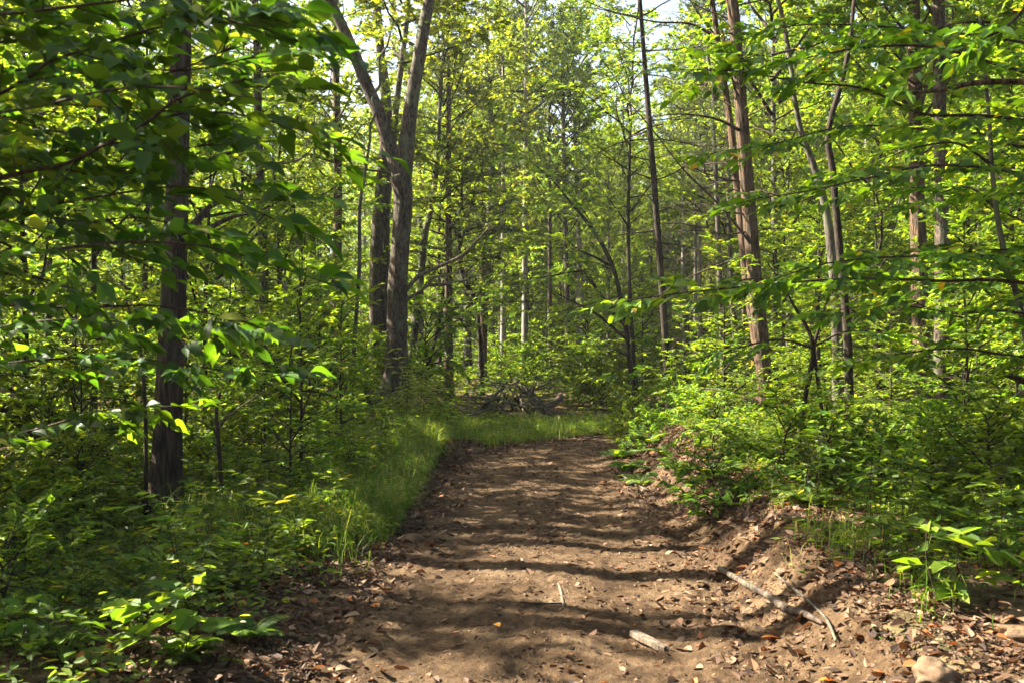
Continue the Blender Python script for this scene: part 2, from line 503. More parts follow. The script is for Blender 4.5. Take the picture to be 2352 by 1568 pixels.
def sub_twigs(rng, P, step, ln, t0=0.2, spread=0.95, up=0.0, updev=0.15):
    """alternate side twigs along a polyline"""
    s = np.concatenate([[0], np.cumsum(np.linalg.norm(np.diff(P, axis=0), axis=1))]); T = unit(np.gradient(P, axis=0))
    q = np.arange(t0 * s[-1] + rng.uniform(0, step), s[-1], step)
    if len(q) == 0: q = np.array([s[-1] * 0.8])
    A = np.stack([np.interp(q, s, P[:, i]) for i in range(3)], 1)
    D = unit(np.stack([np.interp(q, s, T[:, i]) for i in range(3)], 1))
    S, U = perp_up(D)
    sg = np.where(np.arange(len(q)) % 2, 1.0, -1.0)[:, None]
    a = rng.normal(spread, 0.2, (len(q), 1))
    d = D * np.cos(a) + S * np.sin(a) * sg + np.array([0, 0, 1.0]) * rng.normal(up, updev, (len(q), 1))
    L = ln * rng.uniform(0.6, 1.25, len(q)) * (1.15 - 0.55 * q / s[-1])
    A = np.vstack([A, P[-1] - T[-1] * 0.05]); d = np.vstack([d, T[-1]]); L = np.append(L, ln * 0.8)
    return A, unit(d), L


def crown_mesh(name, seed, H, base, rad, nl, style, L=0.11, W=0.06, k=7, step=0.34, bl=0.65, leaf='leaf_canopy', wood='bark_thin', dens=3, bare=0.0):
    rng = np.random.default_rng(seed)
    mb = MB()
    TA, TD, TL = [], [], []
    for i in range(nl):
        u = ((i + rng.uniform(0, 1)) / nl) ** (0.9 if style == 'canopy' else 1.0)
        z = base + (H - base) * u * 0.97
        az = i * 2.39996 + rng.normal(0, 0.5)
        if style == 'canopy':
            prof = (0.45 + 0.75 * math.sin(PI * min(1, u * 0.95 + 0.12)) ** 0.8) * rng.uniform(0.55, 1.15)
            el = R(rng.uniform(12, 50)) * (0.6 + 0.8 * u); grav = 0.02; wig = 0.2
        elif style == 'mid':
            prof = (0.55 + 0.6 * math.sin(PI * min(1, u * 0.8 + 0.22))) * rng.uniform(0.5, 1.25)
            el = R(rng.uniform(5, 46)) + 0.4 * u; grav = -0.02; wig = 0.19
        elif style == 'layered':
            prof = (1.05 - 0.75 * u) * rng.uniform(0.6, 1.15); el = R(rng.uniform(2, 38)) + 0.5 * u * u; grav = -0.035; wig = 0.15
        else:
            prof = (1.1 - 0.85 * u) * rng.uniform(0.6, 1.2); el = R(rng.uniform(-8, 24)); grav = 0.0; wig = 0.12
        Lm = rad * prof
        d = (math.cos(az) * math.cos(el), math.sin(az) * math.cos(el), math.sin(el))
        P = limb_path(rng, (0, 0, z - 0.1), d, Lm, 7, wig, grav)
        r0 = 0.007 + 0.010 * Lm
        mb.tube(P, np.linspace(r0, 0.004, 7), 5, mat=0, cap=False)
        if rng.random() < bare:
            A, D, l = sub_twigs(rng, P, step * 0.9, bl * 0.8, 0.15, 0.9, 0.0, 0.3)
            mb.twigs(A, A + D * l[:, None], 0.004, 0.0015)
            continue
        A, D, l = sub_twigs(rng, P, step, bl, 0.22 if style != 'cedar' else 0.3, 0.9, 0.1 if style == 'canopy' else 0.0, 0.3 if style == 'canopy' else 0.12)
        TA.append(A); TD.append(D); TL.append(l)
    A = np.vstack(TA); D = np.vstack(TD); l = np.concatenate(TL)
    mb.twigs(A, A + D * l[:, None], 0.0045, 0.002)
    S, U = perp_up(D)
    aa, dd, ll = [A], [D], [l * 0.7]
    for q in range(dens):
        f = rng.uniform(0.15, 0.95, len(A)); sg = rng.choice([-1, 1], (len(A), 1)); an = rng.normal(0.85, 0.25, (len(A), 1))
        d2 = D * np.cos(an) + S * np.sin(an) * sg + U * rng.normal(0.05, 0.45 if style != 'layered' else 0.15, (len(A), 1))
        aa.append(A + D * (l * f)[:, None]); dd.append(unit(d2)); ll.append(l * rng.uniform(0.35, 0.7, len(A)))
    A2 = np.vstack(aa); D2 = np.vstack(dd); l2 = np.concatenate(ll)
    if style == 'cedar':
        n = len(A2); kk = 9
        t = rng.uniform(0.0, 1, (n, kk))
        P = A2[:, None] + D2[:, None] * (l2[:, None] * t)[..., None]
        d = D2[:, None] * 0.8 + rng.normal(0, 0.55, (n, kk, 3))
        P = P.reshape(-1, 3); d = d.reshape(-1, 3)
        mb.leaves(P, d, rng.normal(0, 1, P.shape), rng.uniform(0.07, 0.15, len(P)), rng.uniform(0.012, 0.024, len(P)), 0.1, 0.1, mat=1)
    else:
        leaf_twigs(mb, rng, A2, D2, l2, k, L, W, jn=0.55 if style == 'canopy' else 0.27, droop=0.2, flat=style != 'canopy')
    return mb.mesh(name, [M[wood], M[leaf]])


def trunk_mesh(name, seed, H, r, mat='bark_gray', lean=0.03, seg=9):
    rng = np.random.default_rng(seed)
    n = 14; z = np.linspace(-0.25, H * 0.98, n)
    w = np.cumsum(rng.normal(0, lean * H / n, (n, 2)), axis=0); w -= w[1]
    w *= np.clip(np.linspace(-0.1, 1, n), 0, 1)[:, None] * 0.6
    rr = r * (1 - 0.88 * np.linspace(0, 1, n) ** 1.1); rr[0] *= 1.35; rr[1] *= 1.12
    mb = MB(); mb.tube(np.column_stack([w, z]), rr, seg, bark=0.05, seed=seed)
    return mb.mesh(name, [M[mat]])


CROWN, TRUNK = {}, {}
for i, (H, b, rad, nl) in enumerate([(17, 5.5, 3.6, 46), (19, 6.5, 4.2, 50), (15, 4.2, 3.2, 44), (21, 8.0, 4.0, 46), (13, 3.0, 3.0, 42)]):
    CROWN['canopy%d' % i] = crown_mesh('canopy_crown', 100 + i, H, b, rad, nl, 'canopy', L=0.145, W=0.082, k=8, bl=0.75, dens=6)
    TRUNK['canopy%d' % i] = trunk_mesh('canopy_trunk', 130 + i, H, 0.13 + 0.005 * H, ['bark_gray', 'bark_oak', 'bark_gray', 'bark_pale', 'bark_gray'][i])
for i, (H, b, rad, nl) in enumerate([(7.5, 1.2, 2.3, 26), (9.0, 1.6, 2.7, 28), (6.0, 0.8, 2.1, 24), (10.5, 2.2, 2.8, 30), (8.2, 1.0, 2.6, 27)]):
    CROWN['mid%d' % i] = crown_mesh('midstory_crown', 200 + i, H, b, rad, nl, 'mid', L=0.115, W=0.064, k=8, step=0.26, bl=0.72, leaf='leaf_under', dens=5)
    TRUNK['mid%d' % i] = trunk_mesh('midstory_trunk', 230 + i, H, 0.03 + 0.0045 * H, 'bark_thin', 0.09, 7)
for i, (H, b, rad, nl) in enumerate([(3.4, 0.5, 1.3, 20), (2.6, 0.3, 1.2, 18), (4.4, 0.8, 1.6, 24)]):
    CROWN['sap%d' % i] = crown_mesh('sapling_crown', 300 + i, H, b, rad, nl, 'layered', L=0.105, W=0.056, k=7, step=0.22, bl=0.4, leaf='leaf_under', dens=2)
    TRUNK['sap%d' % i] = trunk_mesh('sapling_trunk', 330 + i, H, 0.014 + 0.004 * H, 'bark_thin', 0.06, 6)
for i, (H, b, rad, nl) in enumerate([(1.5, 0.08, 0.85, 22), (1.2, 0.05, 0.8, 20), (1.9, 0.1, 1.0, 24)]):
    CROWN['bush%d' % i] = crown_mesh('bush_foliage', 360 + i, H, b, rad, nl, 'mid', L=0.115, W=0.068, k=6, step=0.17, bl=0.4, leaf='leaf_under', dens=2)
    TRUNK['bush%d' % i] = trunk_mesh('bush_stem', 380 + i, H, 0.012, 'bark_thin', 0.2, 5)
for i, (H, b, rad, nl) in enumerate([(14, 3.0, 2.6, 70), (11, 2.0, 2.3, 60)]):
    CROWN['cedar%d' % i] = crown_mesh('cedar_crown', 400 + i, H, b, rad, nl, 'cedar', k=9, step=0.16, bl=0.42, leaf='needle', dens=4, bare=0.25)
    TRUNK['cedar%d' % i] = trunk_mesh('cedar_trunk', 430 + i, H, 0.14, 'bark_cedar', 0.02)
SIZE = {'canopy0': 17, 'canopy1': 19, 'canopy2': 15, 'canopy3': 21, 'canopy4': 13, 'mid0': 7.5, 'mid1': 9, 'mid2': 6, 'mid3': 10.5, 'mid4': 8.2,
        'sap0': 3.4, 'sap1': 2.6, 'sap2': 4.4, 'cedar0': 14, 'cedar1': 11}


def tree(kind, x, y, label, group, rz=0.0, sc=1.0, name='broadleaf_tree', cat='tree', z=None):
    t = thing(name, label, cat, (x, y, g1(x, y) if z is None else z), group, rz, sc)
    link('trunk', TRUNK[kind], t); link('crown', CROWN[kind], t)
    return t

# ------------------------------------------------------------------ the trunks one can tell apart
def dense(pts, Y, n=6):
    """photo-placed trunk outline (x, y, width) at distance Y -> smooth 3D line and radii"""
    P = np.array([at(x, y, Y) for x, y, w in pts]); r = np.array([w for x, y, w in pts]) * 0.5 * Y / F
    Q = _smooth(np.column_stack([P, r]), n)
    return Q[:, :3], Q[:, 3]


TREES = {}


def px_tree(name, label, pts, Y, mat, seg=12, bark=0.05, top=None, crown=None, csc=1.0, group=None, flare=1.25, seed=1, crz=0.0, cz=0.0, fine=8):
    P, r = dense(pts, Y, fine)
    rng = np.random.default_rng(seed)
    bx, by = P[0][0], P[0][1]
    gzv = g1(bx, by)
    P = P.copy()
    if P[0][2] > gzv - 0.1:                       # down to the ground
        q = np.array([bx + (P[0][0] - P[1][0]) * 0.3, by, gzv - 0.15])
        P = np.vstack([q, P]); r = np.concatenate([[r[0] * flare], r])
    if top:                                       # on above what the photo shows
        d = unit(P[-1] - P[-4]); n = 8
        L = max(0.5, top - P[-1][2])
        ext = [P[-1] + d * L * (i + 1) / n + np.array([rng.normal(0, 0.05), rng.normal(0, 0.05), 0]) for i in range(n)]
        P = np.vstack([P, ext]); r = np.concatenate([r, np.linspace(r[-1], 0.02, n)])
    if bark > 0.03:                               # small steps so that the bark has relief
        s = np.concatenate([[0], np.cumsum(np.linalg.norm(np.diff(P, axis=0), axis=1))])
        q = np.arange(0, s[-1], 0.045)
        P = np.stack([np.interp(q, s, P[:, i]) for i in range(3)], 1); r = np.interp(q, s, r)
        r = r * (1 + 0.45 * np.exp(-np.maximum(P[:, 2] - gzv, 0) / 0.22))    # root flare
    base = np.array([bx, by, gzv])
    t = thing(name, label, 'tree', base, group)
    mb = MB(); mb.tube(P - base, r, seg, bark=bark, seed=seed)
    link('trunk', mb.mesh('trunk', [M[mat]]), t)
    if crown:
        o = link('crown', CROWN[crown], t)
        k = int(len(P) * 0.8) - 1
        o.location = (P[k][0] - bx, P[k][1] - by, cz); o.scale = (csc,) * 3; o.rotation_euler = (0, 0, crz)
    t['_b'] = 0; del t['_b']
    TREES[name + label] = (t, base)
    return t, base


def px_limb(tb, pts, Y, mat, name='limb', seg=8, bark=0.04, twigs=0, seed=3, tl=0.5, Y2=None, label=None):
    t, base = tb
    n = len(pts)
    Ys = np.linspace(Y, Y2 if Y2 else Y, n)
    P = np.array([at(x, y, yy) for (x, y, w), yy in zip(pts, Ys)]); r = np.array([w for x, y, w in pts]) * 0.5 * Y / F
    Q = _smooth(np.column_stack([P, r]), 6); P, r = Q[:, :3], Q[:, 3]
    if bark > 0.03:
        s = np.concatenate([[0], np.cumsum(np.linalg.norm(np.diff(P, axis=0), axis=1))])
        q = np.append(np.arange(0, s[-1], 0.05), s[-1])
        P = np.stack([np.interp(q, s, P[:, i]) for i in range(3)], 1); r = np.interp(q, s, r)
    mb = MB(); mb.tube(P - base, np.maximum(r, 0.003), seg, bark=bark, seed=seed)
    if twigs:
        rng = np.random.default_rng(seed)
        A, D, l = sub_twigs(rng, P - base, twigs, tl, 0.15, 0.8, 0.05, 0.35)
        mb.twigs(A, A + D * l[:, None], 0.006 * np.ones(len(A)), 0.002)
        A2, D2, l2 = A + D * (l * 0.5)[:, None], unit(D + rng.normal(0, 0.5, D.shape)), l * 0.5
        mb.twigs(A2, A2 + D2 * l2[:, None], 0.0035, 0.0015)
    o = link(name, mb.mesh(name, [M[mat]]), t)
    if label: o['label'] = label
    return o


def bare_branches(tb, side_az, z0, z1, n, L, seed, mat='twig', name='dead_branch', x_of=None):
    """bare branches standing off a trunk, each a part of its own"""
    t, base = tb
    rng = np.random.default_rng(seed)
    tr = [c for c in t.children if c.name.startswith('trunk')][0].data
    co = np.empty(len(tr.vertices) * 3, np.float32); tr.vertices.foreach_get('co', co); co = co.reshape(-1, 3)
    for i in range(n):
        z = z0 + (z1 - z0) * (i + rng.random()) / n
        m = np.abs(co[:, 2] - z) < 0.15
        c = co[m].mean(0) if m.any() else np.array([0, 0, z])
        az = side_az + rng.normal(0, 0.7); el = R(rng.uniform(-12, 28))
        Lm = L * rng.uniform(0.5, 1.2)
        P = limb_path(rng, (c[0], c[1], z), (math.cos(az) * math.cos(el), math.sin(az) * math.cos(el), math.sin(el)), Lm, 9, 0.13, -0.01)
        mb = MB(); mb.tube(P, np.linspace(0.008 + 0.006 * Lm, 0.003, 9), 5)
        A, D, l = sub_twigs(rng, P, 0.16, 0.45, 0.2, 0.75, 0.03, 0.3)
        mb.twigs(A, A + D * l[:, None], 0.004, 0.0015)
        A2 = A + D * (l * 0.55)[:, None]; D2 = unit(D + rng.normal(0, 0.5, D.shape))
        mb.twigs(A2, A2 + D2 * (l * 0.5)[:, None], 0.0028, 0.0012)
        link(name, mb.mesh(name, [M[mat]]), t)


T1 = px_tree('cedar_tree', 'dark stout trunk with stringy bark and broken side limbs, behind the shaded beech boughs',
             [(376, 1150, 71), (384, 1050, 64), (389, 900, 58), (395, 780, 57), (401, 600, 53), (408, 420, 49), (413, 200, 46), (418, 0, 43), (420, -60, 43)],
             9.0, 'bark_dark', 40, 0.085, 13, 'cedar0', 0.8, seed=11, cz=3.5)
px_limb(T1, [(425, 535, 20), (455, 505, 17), (490, 468, 12), (520, 462, 6)], 8.95, 'bark_dark', 'broken_limb', twigs=0.25, seed=4, tl=0.35)
px_limb(T1, [(425, 548, 16), (470, 530, 12), (530, 500, 9), (570, 492, 4)], 8.95, 'bark_dark', 'broken_limb', seed=5)
px_limb(T1, [(420, 395, 14), (500, 360, 10), (560, 345, 7)], 8.95, 'bark_dark', 'broken_limb', twigs=0.3, seed=6)

T2 = px_tree('forked_tree', 'scaly trunk curving up from a swept foot and forking in two beside the track',
             [(862, 940, 70), (884, 920, 66), (903, 890, 58), (911, 830, 50), (911, 760, 46), (914, 640, 43), (921, 540, 41), (926, 460, 42), (919, 400, 48)],
             22, 'bark_oak', 44, 0.06, None, 'canopy0', 1.0, seed=21, flare=1.4, cz=2.0)
px_limb(T2, [(925, 430, 38), (914, 385, 36), (893, 330, 32), (868, 255, 29), (840, 190, 27), (808, 110, 25), (780, 50, 24), (755, 0, 23), (715, -70, 21), (680, -150, 19)], 22, 'bark_oak', 'limb', 24, 0.06, seed=22)
px_limb(T2, [(922, 440, 40), (930, 370, 38), (938, 290, 34), (950, 205, 31), (963, 130, 29), (974, 60, 27), (988, -10, 25), (1000, -90, 23), (1006, -180, 20)], 22, 'bark_oak', 'limb', 24, 0.06, seed=23)
px_limb(T2, [(930, 672, 9), (960, 636, 9), (1010, 612, 8), (1060, 588, 7), (1090, 560, 6), (1125, 520, 3)], 22, 'dead', 'dead_branch', 6, 0, seed=24)
px_limb(T2, [(930, 690, 9), (965, 670, 8), (985, 655, 7), (1020, 652, 6), (1056, 645, 3)], 22, 'dead', 'dead_branch', 6, 0, seed=25)
px_limb(T2, [(985, 655, 7), (992, 640, 6), (1015, 634, 4), (1030, 635, 3)], 22, 'dead', 'dead_branch', 6, 0, seed=26)
px_limb(T2, [(924, 440, 8), (900, 405, 7), (880, 395, 6), (840, 390, 4), (790, 380, 2)], 22, 'bark_thin', 'dead_branch', 6, 0, twigs=0.3, seed=27)

T3 = px_tree('twin_trunk_tree', 'twin brown trunks close behind the forked tree, left of its stem',
             [(868, 880, 32), (864, 800, 30), (863, 650, 29), (868, 520, 28), (880, 390, 27), (888, 260, 25), (872, 100, 20), (862, -40, 18)],
             29, 'bark_oak', 26, 0.06, 17, None, seed=31)
px_limb(T3, [(868, 880, 24), (880, 760, 22), (884, 620, 21), (886, 480, 20), (900, 360, 17), (910, 240, 15), (922, 150, 13), (935, 40, 11), (940, -40, 10)], 29.3, 'bark_oak', 'stem', 20, 0.06, seed=32)

T4 = px_tree('straight_tree', 'straight reddish brown trunk left of the twin trunks, bare to the crown',
             [(775, 900, 22), (773, 800, 21), (774, 640, 20), (776, 480, 19), (776, 330, 18), (772, 200, 17), (770, 0, 14)], 28, 'bark_cedar', 18, 0.06, 14, 'canopy4', 0.8, seed=41, crz=2.0, cz=3)
bare_branches(T4, -0.5, 3.5, 8, 6, 1.6, 42)
T5 = px_tree('dead_sapling', 'slim pale dead stem with a forked bare top, left of the straight brown trunk',
             [(655, 930, 10), (653, 840, 10), (654, 740, 9), (655, 660, 8), (662, 640, 6)], 18, 'bark_pale', 10, 0.03, None, None, seed=51)
px_limb(T5, [(656, 668, 6), (640, 645, 5), (606, 640, 4), (575, 622, 3), (545, 585, 2)], 18, 'dead', 'dead_branch', 6, 0, twigs=0.25, seed=52)
px_limb(T5, [(657, 665, 7), (668, 635, 5), (672, 600, 4), (680, 560, 2)], 18, 'dead', 'dead_branch', 6, 0, twigs=0.3, seed=53)
T6 = px_tree('slender_tree', 'slender crooked stem between the straight brown trunk and the twin trunks',
             [(808, 930, 10), (812, 830, 10), (820, 700, 9), (826, 600, 9), (826, 480, 8), (838, 400, 7), (850, 320, 6)], 20, 'bark_gray', 10, 0.03, 8, None, seed=61)
T7 = px_tree('leaning_tree', 'mossy trunk leaning right, just right of the forked tree',
             [(938, 890, 18), (950, 780, 17), (962, 690, 16), (970, 600, 15), (978, 530, 14), (992, 470, 13), (1003, 380, 11), (1010, 250, 9)], 30, 'bark_gray', 14, 0.05, 13, 'canopy2', 0.85, seed=71)
T8 = px_tree('slender_tree', 'slim dark stem slanting right between the leaning mossy trunk and the brush pile',
             [(968, 890, 10), (985, 830, 10), (1004, 760, 9), (1014, 690, 8), (1032, 620, 8), (1060, 555, 7), (1080, 480, 6)], 31, 'bark_thin', 10, 0.03, 9, 'mid3', 0.9, seed=81)
px_limb(T8, [(1004, 765, 6), (1030, 745, 5), (1060, 733, 4), (1085, 722, 3)], 31, 'bark_thin', 'branch', 6, 0, seed=82)
T9 = px_tree('leafy_tree', 'straight ivy-green trunk rising right behind the brush pile',
             [(1102, 930, 22), (1108, 830, 20), (1111, 720, 19), (1120, 600, 17), (1126, 480, 16), (1130, 370, 14), (1128, 300, 12)], 38, 'bark_gray', 16, 0.05, 15, 'canopy4', 1.05, seed=91, crz=0.5)
T10 = px_tree('crooked_tree', 'thin dark stem with a sharp crook, left of the trunk behind the brush pile',
              [(1108, 900, 9), (1104, 800, 9), (1097, 720, 9), (1088, 680, 10), (1064, 640, 11), (1056, 580, 10), (1052, 520, 10), (1038, 480, 9), (1005, 455, 7), (985, 440, 5)], 33, 'bark_thin', 12, 0.04, None, None, seed=101)
T11 = px_tree('mottled_tree', 'mottled straight trunk left of the pale gray pole in the clearing',
              [(1306, 905, 13), (1304, 800, 12), (1302, 680, 12), (1299, 560, 11), (1297, 440, 10), (1295, 330, 9)], 44, 'bark_oak', 12, 0.05, 17, 'canopy2', 1.1, seed=111)
T12 = px_tree('pale_tree', 'pale gray pole-like trunk standing in the clearing right of the mottled trunk',
              [(1340, 905, 13), (1338, 800, 12), (1335, 690, 12), (1331, 560, 11), (1327, 460, 10), (1322, 350, 9)], 47, 'bark_pale', 12, 0.03, 19, 'canopy3', 0.95, seed=121)
T13 = px_tree('leaning_tree', 'dark trunk leaning far left over the track bend with arching boughs',
              [(1458, 905, 12), (1446, 830, 11), (1438, 760, 10), (1424, 680, 10), (1410, 620, 9), (1390, 575, 9), (1352, 515, 8), (1310, 465, 6), (1270, 415, 5), (1225, 375, 2)], 26, 'bark_thin', 12, 0.04, None, None, seed=131)
px_limb(T13, [(1405, 612, 7), (1365, 590, 6), (1320, 568, 5), (1285, 530, 4)], 26, 'bark_thin', 'bough', 6, 0, seed=132)
px_limb(T13, [(1434, 745, 7), (1390, 690, 6), (1345, 630, 6), (1315, 625, 5), (1260, 635, 3), (1210, 640, 2)], 26, 'bark_thin', 'bough', 6, 0, seed=133)
px_limb(T13, [(1440, 780, 7), (1375, 725, 6), (1330, 700, 5), (1280, 675, 3)], 26, 'bark_thin', 'bough', 6, 0, seed=134)
T14 = px_tree('slender_tree', 'upright thin stem rising from the same spot as the left-leaning dark trunk',
              [(1462, 905, 11), (1456, 830, 10), (1449, 720, 9), (1444, 600, 9), (1443, 480, 8), (1446, 360, 7), (1450, 260, 5)], 26.5, 'bark_thin', 10, 0.03, 11, 'mid3', 0.75, seed=141, cz=3.0)
T15 = px_tree('slender_tree', 'tall slim dark trunk with bare branches against the sky gap',
              [(1538, 965, 17), (1533, 860, 16), (1526, 740, 16), (1516, 600, 15), (1507, 480, 14), (1498, 360, 13), (1488, 240, 12), (1478, 110, 10), (1470, 0, 9), (1466, -60, 8)], 22, 'bark_thin', 16, 0.04, 12, None, seed=151)
bare_branches(T15, PI, 4.2, 9.5, 12, 2.2, 152)
bare_branches(T15, 0.2, 3.0, 9.5, 9, 1.8, 153)
for nm, lab, pts, Yd, sd in (
        ('straight_tree', 'thin straight trunk left of a close pair, behind the big shaggy cedar', [(1664, 900, 14), (1660, 800, 13), (1655, 700, 13), (1650, 560, 12), (1645, 420, 11), (1638, 290, 10)], 33, 161),
        ('straight_tree', 'thin straight trunk right of a close pair, nearest to the shaggy cedar', [(1694, 880, 13), (1688, 780, 12), (1682, 700, 12), (1678, 600, 11), (1674, 480, 10)], 35, 162)):
    px_tree(nm, lab, pts, Yd, 'bark_gray', 12, 0.04, 15, 'cedar1', 1.15, seed=sd, cz=3.0)

T17 = px_tree('cedar_tree', 'big shaggy cedar right of the track, half its peeling bark in sun',
              [(1768, 985, 33), (1760, 920, 31), (1754, 850, 31), (1746, 770, 33), (1738, 690, 33), (1727, 560, 31), (1715, 420, 30), (1706, 300, 29), (1697, 180, 26), (1688, 60, 26), (1676, -40, 23)],
              16, 'bark_cedar', 44, 0.10, 11, None, seed=171)
px_limb(T17, [(1748, 830, 28), (1732, 740, 24), (1716, 640, 22), (1704, 520, 20), (1690, 400, 17), (1674, 260, 14), (1650, 100, 12), (1630, -40, 10)], 16.3, 'bark_cedar', 'stem', 20, 0.08, seed=172)
bare_branches(T17, PI * 0.95, 1.9, 7.2, 20, 1.7, 173)
bare_branches(T17, -0.4, 2.5, 7.2, 8, 1.3, 174)
px_limb(T17, [(1700, 300, 8), (1640, 272, 6), (1560, 262, 4), (1480, 272, 2)], 15.8, 'twig', 'dead_branch', 6, 0, twigs=0.2, seed=175, tl=0.5)
px_limb(T17, [(1690, 130, 8), (1600, 60, 6), (1500, 50, 4), (1400, 25, 3), (1340, 0, 2)], 15.8, 'twig', 'dead_branch', 6, 0, twigs=0.22, seed=176, tl=0.6)
px_limb(T17, [(1725, 560, 7), (1650, 470, 5), (1570, 390, 4), (1500, 300, 3), (1440, 230, 2)], 15.8, 'twig', 'dead_branch', 6, 0, twigs=0.25, seed=177, tl=0.6)

T18 = px_tree('dark_sapling', 'smooth dark pole bending near its top, right of the forked sapling',
              [(1953, 1030, 21), (1951, 930, 20), (1948, 800, 19), (1940, 690, 18), (1930, 590, 17), (1920, 480, 16), (1912, 390, 15), (1902, 320, 14), (1912, 260, 13), (1930, 200, 12), (1950, 110, 10), (1962, 0, 8)], 12, 'bark_thin', 20, 0.04, 8, None, seed=181)
T19 = px_tree('mossy_tree', 'greenish trunk slanting up close behind the smooth dark pole',
              [(1928, 1000, 26), (1924, 860, 25), (1921, 720, 24), (1912, 600, 21), (1896, 480, 18), (1872, 390, 15), (1842, 310, 13), (1825, 230, 11)], 17, 'bark_gray', 22, 0.05, 10, 'mid3', 0.9, seed=191, cz=3)
T20 = px_tree('forked_sapling', 'dark forked sapling with two crossing stems on the right bank',
              [(1832, 1045, 12), (1840, 980, 11), (1850, 910, 11), (1862, 850, 11), (1868, 795, 10), (1852, 750, 8), (1822, 700, 6), (1795, 650, 4), (1760, 600, 2)], 9, 'bark_thin', 12, 0.03, None, None, seed=201)
px_limb(T20, [(1893, 1000, 10), (1886, 930, 9), (1878, 870, 9), (1870, 800, 8), (1885, 740, 7), (1902, 680, 5), (1915, 620, 3)], 9.05, 'bark_thin', 'stem', 10, 0, seed=202)
T21 = px_tree('rough_tree', 'stout dim trunk with ragged bark, left of the sun-dappled one',
              [(2127, 1000, 44), (2122, 900, 41), (2117, 800, 38), (2112, 640, 35), (2107, 460, 32), (2104, 300, 30), (2100, 100, 27), (2098, -40, 25)], 17, 'bark_cedar', 36, 0.08, 13, 'canopy4', 0.9, seed=211, cz=1.5)
T22 = px_tree('rough_tree', 'sun-dappled brown trunk standing right of the stout dim one',
              [(2168, 1020, 38), (2165, 930, 35), (2163, 830, 33), (2164, 640, 31), (2163, 460, 29), (2158, 240, 28), (2156, 60, 27), (2155, -40, 26)], 16, 'bark_oak', 36, 0.06, 14, 'canopy2', 0.8, seed=221, cz=2.0, crz=2.0)
T23 = px_tree('curved_sapling', 'bowed green-brown sapling near the right edge, arching toward the track',
              [(2385, 1000, 17), (2370, 860, 16), (2350, 740, 15), (2328, 650, 14), (2305, 570, 13), (2288, 480, 12), (2278, 380, 10), (2272, 280, 9), (2262, 160, 7), (2250, 40, 5)], 7.2, 'bark_gray', 14, 0.03, None, None, seed=231)
T24 = px_tree('pale_tree', 'pale pinkish trunk at the far left edge, seen through leaves',
              [(12, 760, 30), (14, 620, 29), (18, 480, 28), (24, 330, 26), (34, 240, 22), (40, 100, 18)], 21, 'bark_pale', 18, 0.05, 13, 'canopy4', 0.9, seed=241, cz=2.0)
T25 = px_tree('gray_tree', 'gray trunk deep in the wood between the left edge and the dark stout trunk',
              [(176, 800, 20), (177, 640, 20), (181, 500, 19), (184, 380, 17), (186, 200, 15)], 27, 'bark_gray', 16, 0.05, 15, 'canopy2', 0.95, seed=251)
T26 = px_tree('brown_tree', 'brown trunk with bare stubs halfway between the dark stout trunk and the straight brown one',
              [(608, 900, 24), (608, 780, 23), (606, 640, 22), (602, 500, 21), (596, 380, 20), (592, 240, 18), (590, 60, 16)], 21, 'bark_oak', 22, 0.06, 13, 'canopy4', 0.6, seed=261, cz=4.5)
px_limb(T26, [(600, 392, 10), (640, 376, 9), (680, 370, 7), (708, 352, 3)], 21, 'dead', 'broken_limb', 6, 0, twigs=0.3, seed=262)
T27 = px_tree('thin_sapling', 'thin bare stem right of the dark stout trunk, near the grass verge',
              [(516, 1205, 11), (508, 1110, 10), (502, 1020, 9), (497, 950, 8), (505, 900, 6)], 8.6, 'bark_thin', 10, 0.03, None, None, seed=271)
px_limb(T27, [(497, 985, 5), (530, 950, 4), (580, 915, 3), (610, 895, 2)], 8.6, 'dead', 'branch', 6, 0, seed=272)
T28 = px_tree('thin_sapling', 'thin upright stem immediately left of the dark stout trunk',
              [(336, 1090, 9), (334, 960, 9), (328, 850, 8), (318, 780, 7), (306, 740, 5), (290, 690, 3)], 8.3, 'bark_thin', 10, 0.03, None, None, seed=281)


# ------------------------------------------------------------------ sprays of leaves on boughs given in the photo
def bough(t, base, pts, mat, leaf, seed, r0, step=0.11, tl=0.42, k=6, L=0.10, W=0.055, hi=False, wood='twig', droop=0.2, jn=0.28, sub=1, t0=0.05):
    """pts: (x, y, distance); the bough is a part, its foliage a sub-part"""
    rng = np.random.default_rng(seed)
    P = _smooth(np.array([at(x, y, d) for x, y, d in pts]), 6) - base
    mb = MB(); mb.tube(P, np.linspace(r0, 0.0025, len(P)), 7)
    A, D, l = sub_twigs(rng, P, step, tl, t0, 0.85, -0.06, 0.26)
    mb.twigs(A, A + D * l[:, None] - np.array([0, 0, 0.1]) * l[:, None], 0.003, 0.0012)
    b = link('branch', mb.mesh('branch', [M[wood]]), t)
    aa, dd, ll = [A], [D], [l]
    S, U = perp_up(D)
    for q in range(sub):
        f = rng.uniform(0.2, 0.8, len(A)); sg = rng.choice([-1, 1], (len(A), 1)); an = rng.normal(0.7, 0.2, (len(A), 1))
        aa.append(A + D * (l * f)[:, None]); dd.append(unit(D * np.cos(an) + S * np.sin(an) * sg)); ll.append(l * rng.uniform(0.4, 0.7, len(A)))
    fb = MB()
    leaf_twigs(fb, rng, np.vstack(aa), np.vstack(dd), np.concatenate(ll), k, L, W, jn=jn, droop=droop, hi=hi, mat=0)
    link('foliage', fb.mesh('foliage', [M[leaf]]), b)
    return b


